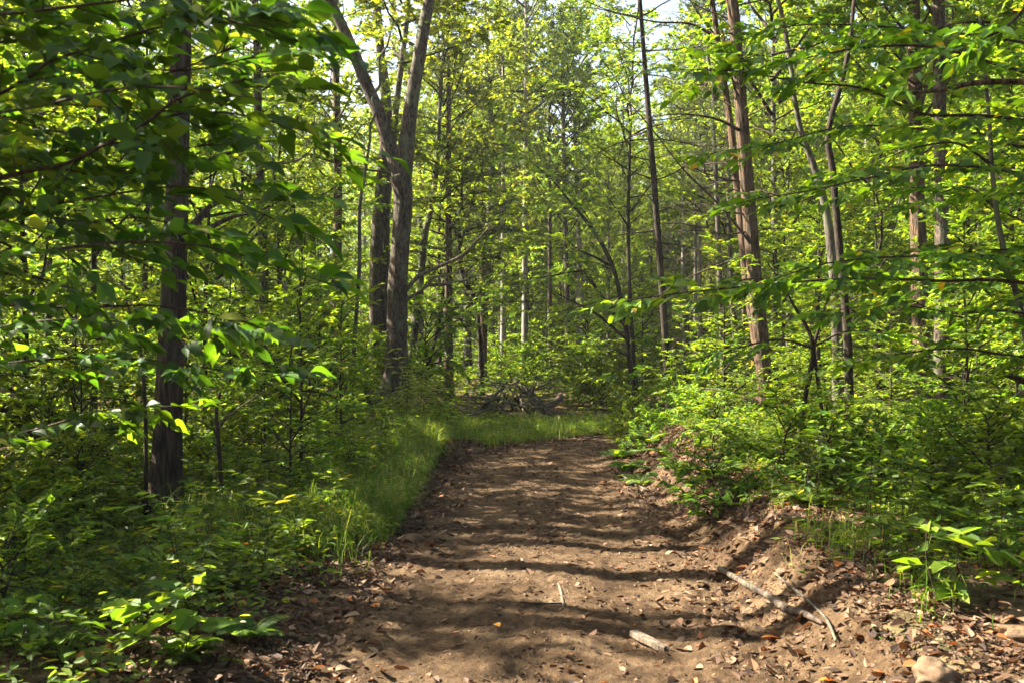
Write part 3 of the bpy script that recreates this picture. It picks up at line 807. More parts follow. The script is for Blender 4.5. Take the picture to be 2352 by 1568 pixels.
BB = np.array([-3.3, 3.6, g1(-3.3, 3.6)])
beech = thing('beech_tree', 'shaded beech beside the track whose leafy boughs reach in across the upper left', 'tree', BB)
mb = MB(); mb.tube(np.array([(0, 0, -0.2), (0.03, 0, 1), (0.0, 0.05, 2.4), (-0.05, 0.1, 4.2), (0.02, 0.1, 6.2)]), np.array([0.11, 0.085, 0.07, 0.05, 0.02]), 20, bark=0.03)
link('trunk', mb.mesh('trunk', [M['bark_gray']]), beech)
rng = np.random.default_rng(5)
bo = [([(-400, 330, 3.5), (30, 240, 3.3), (160, 192, 3.2), (230, 142, 3.15), (330, 110, 3.1), (470, 66, 3.0), (600, 40, 2.9)], 0.012),
      ([(-400, 520, 3.4), (0, 437, 3.2), (170, 396, 3.1), (270, 375, 3.05), (350, 335, 3.0), (440, 290, 2.95), (520, 230, 2.9), (600, 205, 2.85), (680, 180, 2.8)], 0.014),
      ([(430, 292, 3.0), (500, 268, 3.1), (620, 258, 3.2), (720, 275, 3.25), (830, 300, 3.3)], 0.006),
      ([(-300, 300, 3.1), (100, 260, 3.0), (240, 236, 2.95), (350, 210, 2.9), (480, 200, 2.85), (600, 205, 2.8)], 0.009),
      ([(-400, 80, 3.4), (0, 40, 3.2), (150, 30, 3.1), (330, 10, 3.0), (520, -10, 2.9), (650, 10, 2.8)], 0.011),
      ([(-400, -120, 3.4), (0, -60, 3.2), (250, -40, 3.1), (450, -30, 3.0), (620, 40, 2.9), (740, 70, 2.85)], 0.011),
      ([(-300, 160, 3.7), (0, 120, 3.6), (200, 90, 3.6), (400, 150, 3.5), (560, 160, 3.4), (700, 130, 3.4)], 0.010),
      ([(-300, 610, 3.2), (0, 596, 3.1), (150, 586, 3.05), (300, 566, 3.0), (420, 556, 3.0), (560, 562, 3.0), (700, 592, 3.0)], 0.012),
      ([(-300, 480, 3.6), (60, 500, 3.5), (240, 470, 3.4), (420, 440, 3.3), (560, 430, 3.2), (680, 470, 3.2)], 0.009),
      ([(-300, 700, 3.9), (0, 700, 3.8), (250, 706, 3.7), (420, 702, 3.7), (560, 722, 3.7), (640, 740, 3.7)], 0.010),
      ([(-300, 800, 4.4), (0, 768, 4.3), (100, 746, 4.3), (200, 735, 4.2), (330, 738, 4.2), (450, 745, 4.2), (640, 765, 4.2)], 0.011),
      ([(-300, 930, 4.5), (0, 862, 4.4), (80, 836, 4.4), (170, 826, 4.4), (300, 820, 4.4), (450, 830, 4.3), (600, 852, 4.3), (690, 850, 4.3)], 0.012),
      ([(-400, 400, 3.5), (0, 330, 3.4), (150, 300, 3.4), (300, 320, 3.35), (420, 350, 3.3), (560, 330, 3.3)], 0.009),
      ([(-300, 20, 3.5), (60, -30, 3.4), (240, 60, 3.4), (380, 170, 3.35), (480, 160, 3.3), (600, 110, 3.3)], 0.009),
      ([(-300, 200, 3.6), (0, 190, 3.5), (120, 160, 3.5), (260, 170, 3.45), (360, 270, 3.4)], 0.008),
      ([(-400, 560, 3.6), (0, 520, 3.5), (120, 490, 3.5), (260, 510, 3.4), (380, 500, 3.4), (500, 520, 3.4)], 0.008),
      ([(-300, 1060, 4.8), (0, 1012, 4.7), (150, 986, 4.7), (290, 945, 4.6), (420, 930, 4.6)], 0.010)]
for i, (p, r0) in enumerate(bo):
    p = [(a - (115 if i < 9 else 70), b_, c) for a, b_, c in p]
    bough(beech, BB, p, None, 'leaf_fore', 500 + i, r0 * 0.65, step=0.115 if i < 9 else 0.11, tl=0.44 if i < 9 else 0.36, k=6, L=0.09, W=0.049, hi=True, droop=0.25, jn=0.5, sub=1)
o = link('crown', CROWN['mid0'], beech); o.location = (-0.9, -0.6, 0.6); o.scale = (0.9, 0.9, 0.8)

MBASE = np.array([4.6, 6.6, g1(4.6, 6.6)])
maple = thing('maple_tree', 'sunlit maple beside the track whose layered boughs reach in from the right', 'tree', MBASE)
mb = MB(); mb.tube(np.array([(0, 0, -0.2), (0.03, 0, 1), (0.0, 0.05, 2.4), (0.05, 0.1, 4.2), (0.02, 0.1, 6.2)]), np.array([0.11, 0.085, 0.07, 0.05, 0.02]), 20, bark=0.03)
link('trunk', mb.mesh('trunk', [M['bark_gray']]), maple)
mo = [[(2700, 330, 6.6), (2300, 270, 6.5), (2120, 262, 6.4), (1990, 205, 6.3), (1850, 190, 6.2), (1700, 165, 6.1), (1560, 160, 6.0)],
      [(2700, 240, 6.4), (2352, 165, 6.2), (2150, 110, 6.1), (1980, 110, 6.0), (1830, 135, 5.9), (1700, 120, 5.9)],
      [(2700, 480, 6.5), (2352, 400, 6.3), (2150, 380, 6.2), (1990, 410, 6.1), (1850, 440, 6.0), (1740, 455, 5.9)],
      [(2700, 700, 6.3), (2352, 600, 6.1), (2200, 590, 6.0), (2050, 590, 5.9), (1900, 605, 5.8), (1780, 640, 5.8)],
      [(2700, 720, 6.5), (2352, 650, 6.3), (2150, 645, 6.2), (1950, 640, 6.1), (1750, 655, 6.0), (1580, 672, 5.9), (1440, 690, 5.9)],
      [(2700, 820, 6.8), (2352, 720, 6.8), (2200, 720, 6.8), (2050, 700, 6.8), (1900, 715, 6.8)],
      [(2700, 420, 8.2), (2400, 330, 8.2), (2150, 300, 8.1), (1950, 290, 8.0), (1780, 330, 7.9), (1640, 350, 7.8)],
      [(2700, 160, 8.8), (2300, 90, 8.6), (2000, 60, 8.5), (1820, 60, 8.4), (1680, 100, 8.3)],
      [(2700, 850, 7.2), (2352, 820, 7.2), (2200, 800, 7.2), (2050, 815, 7.2), (1920, 840, 7.2)],
      [(2700, 40, 5.4), (2450, -40, 5.2), (2300, 70, 5.0), (2180, 110, 4.9), (2100, 170, 4.8)],
      [(2700, 420, 7.9), (2400, 440, 7.8), (2250, 450, 7.8), (2120, 430, 7.8)]]
for i, p in enumerate(mo):
    bough(maple, MBASE, p, None, 'leaf_maple', 600 + i, 0.013, step=0.10, tl=0.42, k=6, L=0.098, W=0.056, hi=i in (0, 1, 2, 4), droop=0.3, jn=0.45, sub=1)
px_limb((maple, MBASE), [(2700, 160, 17), (2420, 186, 15), (2300, 188, 13), (2230, 192, 12), (2170, 206, 10), (2095, 214, 8)], 6.2, 'bark_cedar', 'broken_limb', 10, 0.04, seed=620)
o = link('crown', CROWN['mid1'], maple); o.location = (0.9, 0.3, 0.4); o.scale = (0.8, 0.8, 0.7)
for i, (tb, pts) in enumerate(((T13, [(1410, 620, 26), (1340, 600, 26), (1260, 640, 26), (1180, 650, 26), (1110, 690, 26)]), (T13, [(1390, 575, 26), (1330, 470, 26), (1250, 400, 26), (1180, 330, 26)]),
                               (T13, [(1440, 760, 26), (1350, 640, 26), (1290, 560, 25.5), (1200, 540, 25)]), (T13, [(1424, 680, 26), (1350, 700, 25), (1250, 720, 24.5), (1150, 700, 24)]),
                               (T23, [(2278, 380, 7.2), (2200, 330, 7.1), (2100, 340, 7.0), (2020, 370, 6.9)]), (T23, [(2288, 480, 7.2), (2220, 430, 7.3), (2120, 460, 7.4)]),
                               (T23, [(2328, 650, 7.2), (2250, 640, 7.1), (2150, 660, 7.0)]), (T20, [(1868, 800, 9), (1790, 780, 9), (1690, 800, 8.9), (1560, 835, 8.8), (1470, 850, 8.8)]),
                               (T20, [(1795, 650, 9), (1730, 640, 9), (1640, 660, 9)]), (T20, [(1902, 680, 9), (1960, 640, 9), (2040, 640, 9)]), (T20, [(1868, 795, 9), (1950, 760, 9), (2060, 770, 9)]))):
    t_, b_ = tb
    big = tb is T13
    bough(t_, b_, pts, None, 'leaf_under' if tb is T13 else 'leaf_maple', 640 + i, 0.012 if not big else 0.02, step=0.14 if not big else 0.2, tl=0.4 if not big else 0.75, k=6 if not big else 9, L=0.095 if not big else 0.11, W=0.052 if not big else 0.06, jn=0.3, sub=1 if not big else 3)

# ------------------------------------------------------------------ the wood around
prng = np.random.default_rng(77)


def px_of(x, y):
    return CX + F * x / y


placed = []


def free(x, y, d):
    return all((x - a) ** 2 + (y - b) ** 2 > d * d for a, b in placed)


def fill(zones, kinds, n, ymin, ymax, pxr, dmin, label, group, smin=0.8, smax=1.15, ok=None, name='broadleaf_tree', cat='tree', zs=1.0):
    k = 0
    for _ in range(n * 60):
        if k >= n: break
        y = math.sqrt(prng.uniform(ymin ** 2, ymax ** 2)); p = prng.uniform(*pxr); x = (p - CX) * y / F
        if ok and not ok(x, y, p): continue
        if not free(x, y, dmin): continue
        placed.append((x, y))
        kd = kinds[prng.integers(len(kinds))]; s = prng.uniform(smin, smax)
        tree(kd, x, y, label, group, prng.uniform(0, 6.28), (s, s, s * zs * prng.uniform(0.9, 1.1)), name, cat)
        k += 1


# young layered trees near the track, each where the photo has its mass of leaves
L1 = 'leafy young tree in the sunlit thicket behind the dark stout trunk'
L2 = 'leafy young tree in the thicket right of the big shaggy cedar'
near = [(470, 17.5, 'mid2'), (215, 14.5, 'mid0'), (60, 12.5, 'mid2'), (640, 21.5, 'mid0'), (330, 20, 'mid1'), (110, 18.5, 'mid3'), (-120, 11, 'mid0'), (560, 25.5, 'mid1'), (735, 33, 'mid0'), (690, 26, 'mid2'), (-80, 16, 'mid1'), (420, 24, 'mid3'), (190, 24, 'mid0'), (10, 21, 'mid0')]
for p, y, kd in near:
    x = (p - CX) * y / F; placed.append((x, y)); tree(kd, x, y, L1, 'young trees in the left thicket', prng.uniform(0, 6.28), prng.uniform(0.85, 1.1))
near = [(2020, 20, 'mid2'), (2480, 10.5, 'mid2'), (2120, 21, 'mid0'), (1880, 21.5, 'mid2'), (2330, 19, 'mid1'), (2560, 15, 'mid0'), (1800, 26, 'mid0'), (2020, 26, 'mid3'), (2240, 25, 'mid0'), (2420, 23, 'mid1')]
for p, y, kd in near:
    x = (p - CX) * y / F; placed.append((x, y)); tree(kd, x, y, L2, 'young trees in the right thicket', prng.uniform(0, 6.28), prng.uniform(0.8, 1.05))
for p, y, kd, s in ((1010, 36, 'mid3', 1.0), (1215, 49, 'mid0', 1.1), (1110, 52, 'mid3', 1.1), (1290, 56, 'mid1', 1.2)):
    x = (p - CX) * y / F; placed.append((x, y)); tree(kd, x, y, 'leafy tree filling the gap behind the brush pile', 'leafy trees behind the brush pile', prng.uniform(0, 6.28), s)
for p, y, kd, lab in ((1030, 30, 'cedar0', 'dark feathery cedar rising behind the right limb of the forked tree'), (1110, 37, 'cedar1', 'dark feathery cedar whose plumes hang left of the sky gap, further back')):
    x = (p - CX) * y / F; placed.append((x, y)); tree(kd, x, y, lab, None, prng.uniform(0, 6.28), 1.0, 'cedar_tree')
x = (720 - CX) * 34 / F; tree('cedar1', x, 34, 'pale feathery cedar between the brown stubby trunk and the straight brown one', None, 1.0, 0.95, 'cedar_tree')

clear = lambda x, y, p: not (1400 < p < 1690 and y < 52) and not (26 < y < 46 and -9 < x < 1 and p > 760)
low = lambda x, y, p: clear(x, y, p) and not (28 < y < 64 and x < -2 and x > -24)
sky = lambda x, y, p: clear(x, y, p) and not (1180 < p < 1700)
MID = ['mid0', 'mid1', 'mid2', 'mid3', 'mid4']; CAN = ['canopy0', 'canopy1', 'canopy2', 'canopy3', 'canopy4']
fill(None, MID, 40, 27, 64, (-300, 860), 2.5, 'young leafy tree far back in the wood left of the forked tree', 'far young trees on the left', 0.6, 0.95, ok=clear)
fill(None, MID, 14, 50, 80, (900, 1420), 2.6, 'young leafy tree at the back of the wood behind the brush pile', 'far young trees in the centre', ok=clear)
fill(None, MID, 46, 28, 64, (1690, 2650), 2.4, 'young leafy tree far back in the wood right of the shaggy cedar', 'far young trees on the right', 0.7, 1.0, ok=clear)
fill(None, CAN, 6, 62, 88, (-200, 900), 3.4, 'tall broadleaf tree in the wood left of the forked tree', 'tall trees on the left', ok=lambda x, y, p: sky(x, y, p) and low(x, y, p))
fill(None, CAN, 12, 42, 85, (900, 1180), 3.0, 'tall broadleaf tree in the wood just right of the forked tree', 'tall trees in the centre', ok=sky)
fill(None, ['canopy2', 'canopy4', 'mid3'], 34, 52, 95, (1180, 1700), 2.4, 'broadleaf tree standing beyond the sunlit clearing under the sky gap', 'trees beyond the clearing', 0.8, 1.08)
fill(None, CAN, 22, 30, 80, (1720, 2700), 3.2, 'tall broadleaf tree in the wood right of the shaggy cedar', 'tall trees on the right', ok=sky)
fill(None, ['canopy1', 'canopy3', 'canopy0'], 6, 38, 56, (1000, 1330), 2.2, 'high-crowned slim tree whose leaves fill the top of the view above the bend', 'high crowns above the bend', 0.52, 0.62, zs=1.75)
fill(None, ['canopy1', 'canopy3', 'canopy0'], 8, 26, 42, (1780, 2400), 2.0, 'high-crowned slim tree leafing over the top right of the view', 'high crowns at the upper right', 0.55, 0.7, zs=1.5)
fill(None, ['canopy2', 'canopy4'], 3, 52, 70, (1380, 1680), 2.4, 'high-crowned tree half filling the sky gap beyond the slim dark trunk', 'high crowns in the sky gap', 0.8, 0.95)
# trees that stand beside the track outside the view and shade it
for i, (x, y, kd, s) in enumerate([(-3.5, 4.9, 'canopy3', 0.5), (-5.3, 8.6, 'canopy3', 0.42), (-6.4, 10.6, 'canopy1', 0.5), (-5.2, 5.3, 'canopy3', 0.42), (-7.0, 9.2, 'canopy1', 0.5), (-4.9, 7.2, 'canopy3', 0.38),
                                 (-3.2, 2.6, 'canopy3', 0.5), (-6.8, 7.6, 'canopy3', 0.5), (-8.2, 12.4, 'canopy3', 0.5), (-5.6, 7.0, 'mid2', 0.65), (-7.9, 10.9, 'canopy3', 0.4), (-8.8, 8.0, 'canopy4', 0.6), (-10.8, 11, 'canopy2', 0.62), (-5.0, 6.6, 'mid0', 0.42), (-5.8, 10.2, 'mid2', 0.55), (-5.1, 9.5, 'canopy3', 0.36), (-6.0, 11.2, 'canopy3', 0.4), (-7.2, 8.1, 'canopy1', 0.4), (-6.3, 8.4, 'mid2', 0.6), (-4.7, 5.9, 'mid2', 0.5),
                                 (-6.0, 4.2, 'mid4', 0.8), (9, 4, 'mid0', 0.9), (11, 9, 'canopy2', 0.9), (7, -2, 'canopy4', 0.9)]):
    placed.append((x, y))
    tree(kd, x, y, 'broadleaf tree beside the track with its crown above the view, casting shade on it', 'shade trees beside the track', i * 1.3, (s, s, 1.15) if kd in ('canopy1', 'canopy3') else s)

# slender poles of the young wood
fill(None, CAN, 14, 27, 60, (-200, 860), 1.6, 'thin straight pole tree among the foliage left of the forked tree', 'pole trees on the left', 0.4, 0.55, ok=clear, name='pole_tree', zs=2.0)
fill(None, CAN, 14, 34, 62, (1000, 1640), 1.6, 'thin straight pole tree in the bright wood between the forked tree and the close pair', 'pole trees in the centre', 0.38, 0.5, name='pole_tree', zs=1.6)
fill(None, CAN, 34, 24, 60, (1690, 2600), 1.6, 'thin straight pole tree among the foliage right of the shaggy cedar', 'pole trees on the right', 0.4, 0.55, name='pole_tree', zs=2.0)

# bushes and saplings under the trees
foot = lambda x, y, p: not (300 < p < 470 and y < 11)
off_track2 = lambda x, y, p, s_: not (1680 < p < 1800 and y < 17)
SAP = ['sap0', 'sap1', 'sap2']
off_track = lambda x, y, p: abs(float(side(np.array([x]), np.array([y]))[0])) > 2.2 and not (1000 < p < 1400 and y < 33) and not (830 < p < 1000 and y < 22) and not (1400 < p < 1690 and y > 30 and y < 44) and not (1690 < p < 1800 and y < 17) and not (2090 < p < 2200 and y < 17)
fill(None, SAP, 46, 9, 24, (-100, 830), 0.9, 'small leafy sapling in the undergrowth left of the forked tree', 'saplings in the left undergrowth', 0.4, 0.8, lambda x, y, p: off_track(x, y, p) and foot(x, y, p), 'leafy_sapling', 'sapling')
fill(None, SAP, 36, 10, 24, (1560, 2450), 0.9, 'small leafy sapling in the undergrowth right of the track', 'saplings in the right undergrowth', 0.3, 0.65, off_track, 'leafy_sapling', 'sapling')
fill(None, ['bush0', 'bush1', 'bush2', 'sap1'], 190, 24, 62, (-200, 2550), 1.1, 'leafy bush under the trees beyond the bend of the track', 'bushes beyond the bend', 0.8, 1.6, off_track, 'leafy_bush', 'bush')


# ------------------------------------------------------------------ low plants
def herb_mesh(name, seed, H, nst, L, W, leaf, whorl=False, kl=8):
    rng = np.random.default_rng(seed); mb = MB()
    for i in range(nst):
        az = rng.uniform(0, 6.28); sp = rng.uniform(0.05, 0.35)
        P = limb_path(rng, (rng.normal(0, 0.04), rng.normal(0, 0.04), -0.03), (math.cos(az) * sp, math.sin(az) * sp, 1), H * rng.uniform(0.6, 1.1), 7, 0.1, 0)
        mb.tube(P, np.linspace(0.004, 0.0015, 7), 4, mat=0, cap=False)
        A, D, l = sub_twigs(rng, P, H / kl, 0.05, 0.2, 1.2, 0.1, 0.2)
        az2 = rng.uniform(0, 6.28, len(A))
        D = unit(np.column_stack([np.cos(az2), np.sin(az2), rng.uniform(-0.1, 0.5, len(A))]))
        if not whorl:                             # short side twigs with leaves
            ln = np.full(len(A), H * 0.3) * rng.uniform(0.5, 1.2, len(A))
            mb.twigs(A, A + D * ln[:, None], 0.002, 0.001)
            leaf_twigs(mb, rng, A, D, ln, 4, L, W, jn=0.3, droop=0.25)
        else:
            s = rng.uniform(0.7, 1.1, len(A))
            mb.leaves(A, D, np.array([0, 0, 1.0]) + rng.normal(0, 0.2, D.shape), L * s, W * s, 0.12, 0.35, mat=1)
    return mb.mesh(name, [M['twig'], M[leaf]])


HERB = [herb_mesh('herb', 700 + i, *a) for i, a in enumerate([(0.55, 4, 0.075, 0.042, 'leaf_herb'), (0.4, 5, 0.06, 0.036, 'leaf_herb'), (0.75, 4, 0.085, 0.045, 'leaf_herb'), (0.35, 3, 0.09, 0.055, 'leaf_herb'), (0.5, 2, 0.13, 0.085, 'leaf_under'), (0.6, 5, 0.10, 0.028, 'leaf_herb')])]
WEED = [herb_mesh('weed', 720 + i, 1.35, 6, 0.19, 0.045, 'leaf_pale', True, 18) for i in range(2)]
SEED = [herb_mesh('seedling', 730 + i, 0.26, 1, 0.10, 0.042, 'leaf_bright', True, 9) for i in range(3)]


def fern_mesh(seed):
    rng = np.random.default_rng(seed); mb = MB()
    for i in range(9):
        az = i * 2.4 + rng.normal(0, 0.3); L = rng.uniform(0.32, 0.55)
        P = limb_path(rng, (0, 0, 0), (math.cos(az) * 0.6, math.sin(az) * 0.6, 0.9), L, 10, 0.04, -0.16)
        mb.tube(P, np.linspace(0.003, 0.001, 10), 4, mat=0, cap=False)
        q = np.linspace(0.15, 0.99, 22); ii = np.arange(10) / 9.0
        A = np.stack([np.interp(q, ii, P[:, j]) for j in range(3)], 1); T = unit(np.gradient(A, axis=0)); S, U = perp_up(T)
        ln = 0.11 * np.sin(PI * (0.12 + 0.86 * q)) ** 0.8
        for sg in (-1, 1):
            mb.leaves(A, T * 0.35 + S * sg, U, ln, ln * 0.28, 0.05, 0.2, mat=1)
    return mb.mesh('fern', [M['twig'], M['leaf_herb']])


FERN = [fern_mesh(750 + i) for i in range(3)]


def small(me, name, cat, label, group, x, y, s, rz, z=None):
    o = link(name, me, None, (x, y, (float(gz(np.array([x]), np.array([y]))[0]) if z is None else z)))
    o.rotation_euler = (0, 0, rz); o.scale = (s,) * 3
    return tag(o, label, cat, group)


def herbs(n, ymin, ymax, pxr, label, group, smin, smax, ok=None, d=0.28):
    pts = []; k = 0
    for _ in range(n * 40):
        if k >= n: break
        y = math.exp(prng.uniform(math.log(ymin), math.log(ymax))); p = prng.uniform(*pxr); x = (p - CX) * y / F
        s_ = float(side(np.array([x]), np.array([y]))[0])
        if -1.75 < s_ < 2.0 or (ok and not ok(x, y, p, s_)): continue
        if any((x - a) ** 2 + (y - b) ** 2 < d * d for a, b in pts): continue
        pts.append((x, y)); k += 1
        small(HERB[prng.integers(6)], 'leafy_herb', 'plant', label, group, x, y, prng.uniform(smin, smax), prng.uniform(0, 6.28))


herbs(130, 4.7, 16, (-150, 840), 'low leafy plant in the undergrowth left of the track', 'low plants left of the track', 0.6, 1.2, lambda x, y, p, s_: not (320 < p < 440 and 6.5 < y < 10.8))
herbs(64, 8.5, 18, (690, 1040), 'leafy weed standing in the grass verge left of the track', 'weeds in the grass verge', 0.6, 1.3, d=0.3)
herbs(110, 5.0, 16, (1640, 2500), 'low leafy plant on the bank right of the track', 'low plants right of the track', 0.6, 1.2, off_track2)
for i, (p, y, s) in enumerate([(955, 16.4, 1.1), (978, 17.2, 1.0), (935, 15.8, 0.9), (1003, 16.6, 0.7), (905, 16.2, 0.8), (965, 15.4, 0.75)]):
    small(WEED[i % 2], 'tall_weed', 'weed', 'tall pale-leaved weed standing in the sun at the foot of the forked tree', 'pale weeds by the forked tree', (p - CX) * y / F, y, s, i)
for i, (px, py, yd, s, lab) in enumerate([(722, 1350, 6.55, 1.1, 'small bright seedling at the left rim of the track, alone on bare earth'),
                                        (2235, 1385, 5.7, 1.0, 'bright yellow-green seedling in sun on the right bank'),
                                        (2300, 1400, 5.6, 1.15, 'dark green seedling beside the bright yellow-green one on the right bank'),
                                        (598, 1130, 9.2, 1.6, 'sunlit pale seedling by the thin bare stem near the grass verge'),
                                        (2150, 1450, 5.3, 0.8, 'feathery low seedling below the bright one on the right bank'),
                                        (250, 1480, 4.9, 1.2, 'little upright seedling in the dark lower left corner')]):
    w = at(px, py, yd)
    small(SEED[i % 3], 'seedling', 'seedling', lab, None, float(w[0]), yd, s, i * 1.7)


for i, (p, y, s) in enumerate([(1440, 12.5, 0.9), (1475, 11.5, 0.8), (1500, 13.2, 1.0), (1560, 10.5, 0.8), (1420, 14.5, 0.9), (1640, 9.2, 0.8), (1700, 8.4, 0.7), (1850, 7.4, 0.7), (2060, 6.6, 0.65), (2250, 6.1, 0.7), (1530, 12, 0.8)]):
    small(FERN[i % 3], 'fern', 'fern', 'small fern arching from the bank right of the track', 'ferns on the right bank', (p - CX) * y / F, y, s, i * 1.3)
for i, (p, y, s) in enumerate([(570, 5.2, 0.6), (300, 5.6, 0.7), (660, 7.4, 0.7), (120, 4.9, 0.6), (480, 6.4, 0.7), (420, 4.8, 0.5)]):
    small(FERN[i % 3], 'fern', 'fern', 'small fern in the shade left of the track', 'ferns left of the track', (p - CX) * y / F, y, s, i * 1.3)


def scatter(n, f, box):
    """random ground points, kept with probability f"""
    rng = np.random.default_rng(int(n + box[0] * 10 + 1000))
    x = rng.uniform(box[0], box[1], n); y = rng.uniform(box[2], box[3], n)
    s = side(x, y); keep = rng.random(n) < f(x, y, s)
    return x[keep], y[keep], s[keep], rng


# ground cover: small leaves on short stalks over the forest floor
gc = MB()
for box, n, in (((-9, -1.2, 3.4, 12), 26000), ((-15, -1.0, 12, 24), 17000), ((1.4, 9, 4.2, 12), 11000), ((1.2, 15, 12, 24), 16000), ((-30, 34, 24, 62), 42000)):
    def f(x, y, s):
        a = np.abs(s)
        base = ss(0.42, 0.6, 0.5 + 1.1 * fbm(x * 0.7, y * 0.7, 3, 51)) * 0.75 + 0.25
        k = np.where(s < 0, ss(1.35, 1.9, a) * np.interp(y, [3.6, 5, 6.2, 8], [0.16, 0.32, 0.8, 1]), ss(1.9, 3.0, a) * np.interp(y, [4, 7, 10], [0.3, 0.7, 1]))
        return base * k
    x, y, s, rg = scatter(n, f, box)
    k = 4; m = len(x)
    h = rg.uniform(0.02, 0.24, m) * (0.6 + 0.8 * vn(x * 1.1, y * 1.1, 61)) * np.where(y > 24, 3.2, 1.0)
    z = hgt(x, y, s)
    az = rg.uniform(0, 6.28, (m, 1)) + np.arange(k)[None] * (2 * PI / k) + rg.normal(0, 0.3, (m, k))
    d = np.stack([np.cos(az), np.sin(az), rg.uniform(-0.25, 0.45, (m, k))], -1).reshape(-1, 3)
    P = np.stack([np.repeat(x, k), np.repeat(y, k), np.repeat(z + h, k)], -1) + d * 0.015 + np.array([0, 0, 1.0]) * rg.normal(0, 0.02, (m * k, 1))
    L = rg.uniform(0.03, 0.075, m * k) * np.repeat(np.where(y > 24, 2.4, np.where(y > 12, 1.3, 1.0)), k)
    gc.leaves(P, d, np.array([0, 0, 1.0]) + rg.normal(0, 0.3, d.shape), L, L * rg.uniform(0.45, 0.7, m * k), 0.1, 0.25, mat=0)
tag(link('ground_cover', gc.mesh('ground_cover', [M['leaf_herb']])), kind='stuff')


# grass
def grass(name, regs, seed):
    mb = MB(); rg = np.random.default_rng(seed)
    for box, n, f, l0, l1 in regs:
        x, y, s, r2 = scatter(n, f, box)
        m = len(x)
        # blades gather in tufts
        x = x + 0; z = hgt(x, y, s) - 0.02
        L = rg.uniform(l0, l1, m) * (0.35 + 0.7 * vn(x * 2.2, y * 2.2, 71) + 0.75 * vn(x * 6, y * 6, 72) ** 2)
        az = rg.uniform(0, 6.28, m); bend = rg.uniform(0.3, 1.25, m)
        d = np.stack([np.cos(az), np.sin(az), np.zeros(m)], -1); sd = np.stack([-np.sin(az), np.cos(az), np.zeros(m)], -1)
        w = (rg.uniform(0.0012, 0.0032, m) * np.maximum(1, y / 9))[:, None]
        B = np.stack([x, y, z], -1); up = np.array([0, 0, 1.0])
        Lc = L[:, None]; b = bend[:, None]
        p1 = B + up * Lc * 0.5 + d * Lc * 0.12 * b; p2 = B + up * Lc * (0.9 - 0.25 * b) + d * Lc * 0.42 * b; p3 = B + up * Lc * (1.0 - 0.65 * b) + d * Lc * 0.8 * b
        V = np.stack([B - sd * w, B + sd * w, p1 - sd * w * 0.9, p1 + sd * w * 0.9, p2 - sd * w * 0.6, p2 + sd * w * 0.6, p3], 1).reshape(-1, 3)
        q = rg.random(m) < 0.55                   # short leaves along the stalks
        tt = rg.uniform(0.35, 1.0, q.sum())[:, None]; a2 = rg.uniform(0, 6.28, q.sum())
        dl = np.stack([np.cos(a2), np.sin(a2), rg.uniform(-0.1, 0.5, q.sum())], -1)
        l2 = rg.uniform(0.05, 0.10, q.sum()) * np.maximum(1, y[q] / 14)
        mb.leaves(B[q] + (p2 - B)[q] * tt, dl, np.array([0, 0, 1.0]) + rg.normal(0, 0.35, dl.shape), l2, l2 * 0.15, 0.1, 0.35, mat=0)
        o = np.arange(m)[:, None] * 7
        mb.add(V, np.concatenate([o + np.array([[0, 1, 3, 2]]), o + np.array([[2, 3, 5, 4]])]), o + np.array([[4, 5, 6]]), smooth=True)
    tag(link(name, mb.mesh(name, [M['grass']])), kind='stuff')


pt = lambda x, y, sc, sd: ss(0.38, 0.6, 0.5 + 1.2 * fbm(x * sc, y * sc, 3, sd))
grass('verge_grass', [((-4.2, -1.0, 6.4, 17.5), 190000, lambda x, y, s: ss(1.0, 1.3, -s + 0.5 * fbm(x * 1.2, y * 1.2, 3, 81)) * (1 - ss(2.1, 3.4, -s)) * ss(6.4, 8.6, y + 1.6 * fbm(x, y, 2, 82)) * (0.12 + 0.88 * pt(x, y, 1.4, 83)) * (0.2 + 0.8 * ss(0.35, 0.6, vn(x * 6, y * 6, 72))), 0.14, 0.46),
                      ((-3.5, 6, 15.5, 27), 100000, lambda x, y, s: ss(1.0, 1.4, -s) * ss(-2.2, -0.6, x) * (1 - ss(22.5, 24, y)) * (1 - ss(3.2, 5, x)) * (0.25 + 0.75 * pt(x, y, 0.9, 87)), 0.12, 0.34)], 91)
grass('bank_grass', [((1.2, 5.5, 4.6, 19), 90000, lambda x, y, s: ss(1.5, 2.0, s + 0.5 * fbm(x * 1.2, y * 1.2, 3, 84)) * (1 - ss(2.8, 4.2, s)) * (0.06 + pt(x, y, 1.3, 85)) * np.interp(y, [4.6, 6, 8, 14], [0.3, 0.6, 0.9, 1.0]), 0.08, 0.28),
                     ((-6, -1.3, 4.2, 9), 9000, lambda x, y, s: ss(1.6, 2.2, -s) * 0.25 * pt(x, y, 1.5, 86), 0.08, 0.22)], 92)

# bright bushes on both sides of the bend
for i, (p, y, s, lab, g) in enumerate([(1450, 15.6, 0.42, 0, 1), (1490, 14.6, 0.34, 0, 1), (1430, 17.5, 0.5, 0, 1), (1540, 15.5, 0.4, 0, 1), (1580, 14.0, 0.36, 0, 1), (1520, 17.5, 0.5, 0, 1), (1620, 16.5, 0.48, 0, 1), (1660, 14.5, 0.4, 0, 1),
                                       (1330, 27.5, 0.8, 1, 1), (1380, 27, 0.75, 1, 1), (1420, 29, 0.95, 1, 1), (1350, 30.5, 0.9, 1, 1), (1300, 29, 0.6, 1, 1), (1470, 27, 0.7, 1, 1)]):
    x = (p - CX) * y / F
    tree(['bush1', 'bush0'][i % 2], x, y, ['yellow-green bush crowding the right side of the bend', 'fresh green bush in the light past the far end of the track'][lab], ['bushes right of the bend', 'bushes past the end of the track'][lab], i * 1.1, s * 1.15, 'leafy_bush', 'bush')
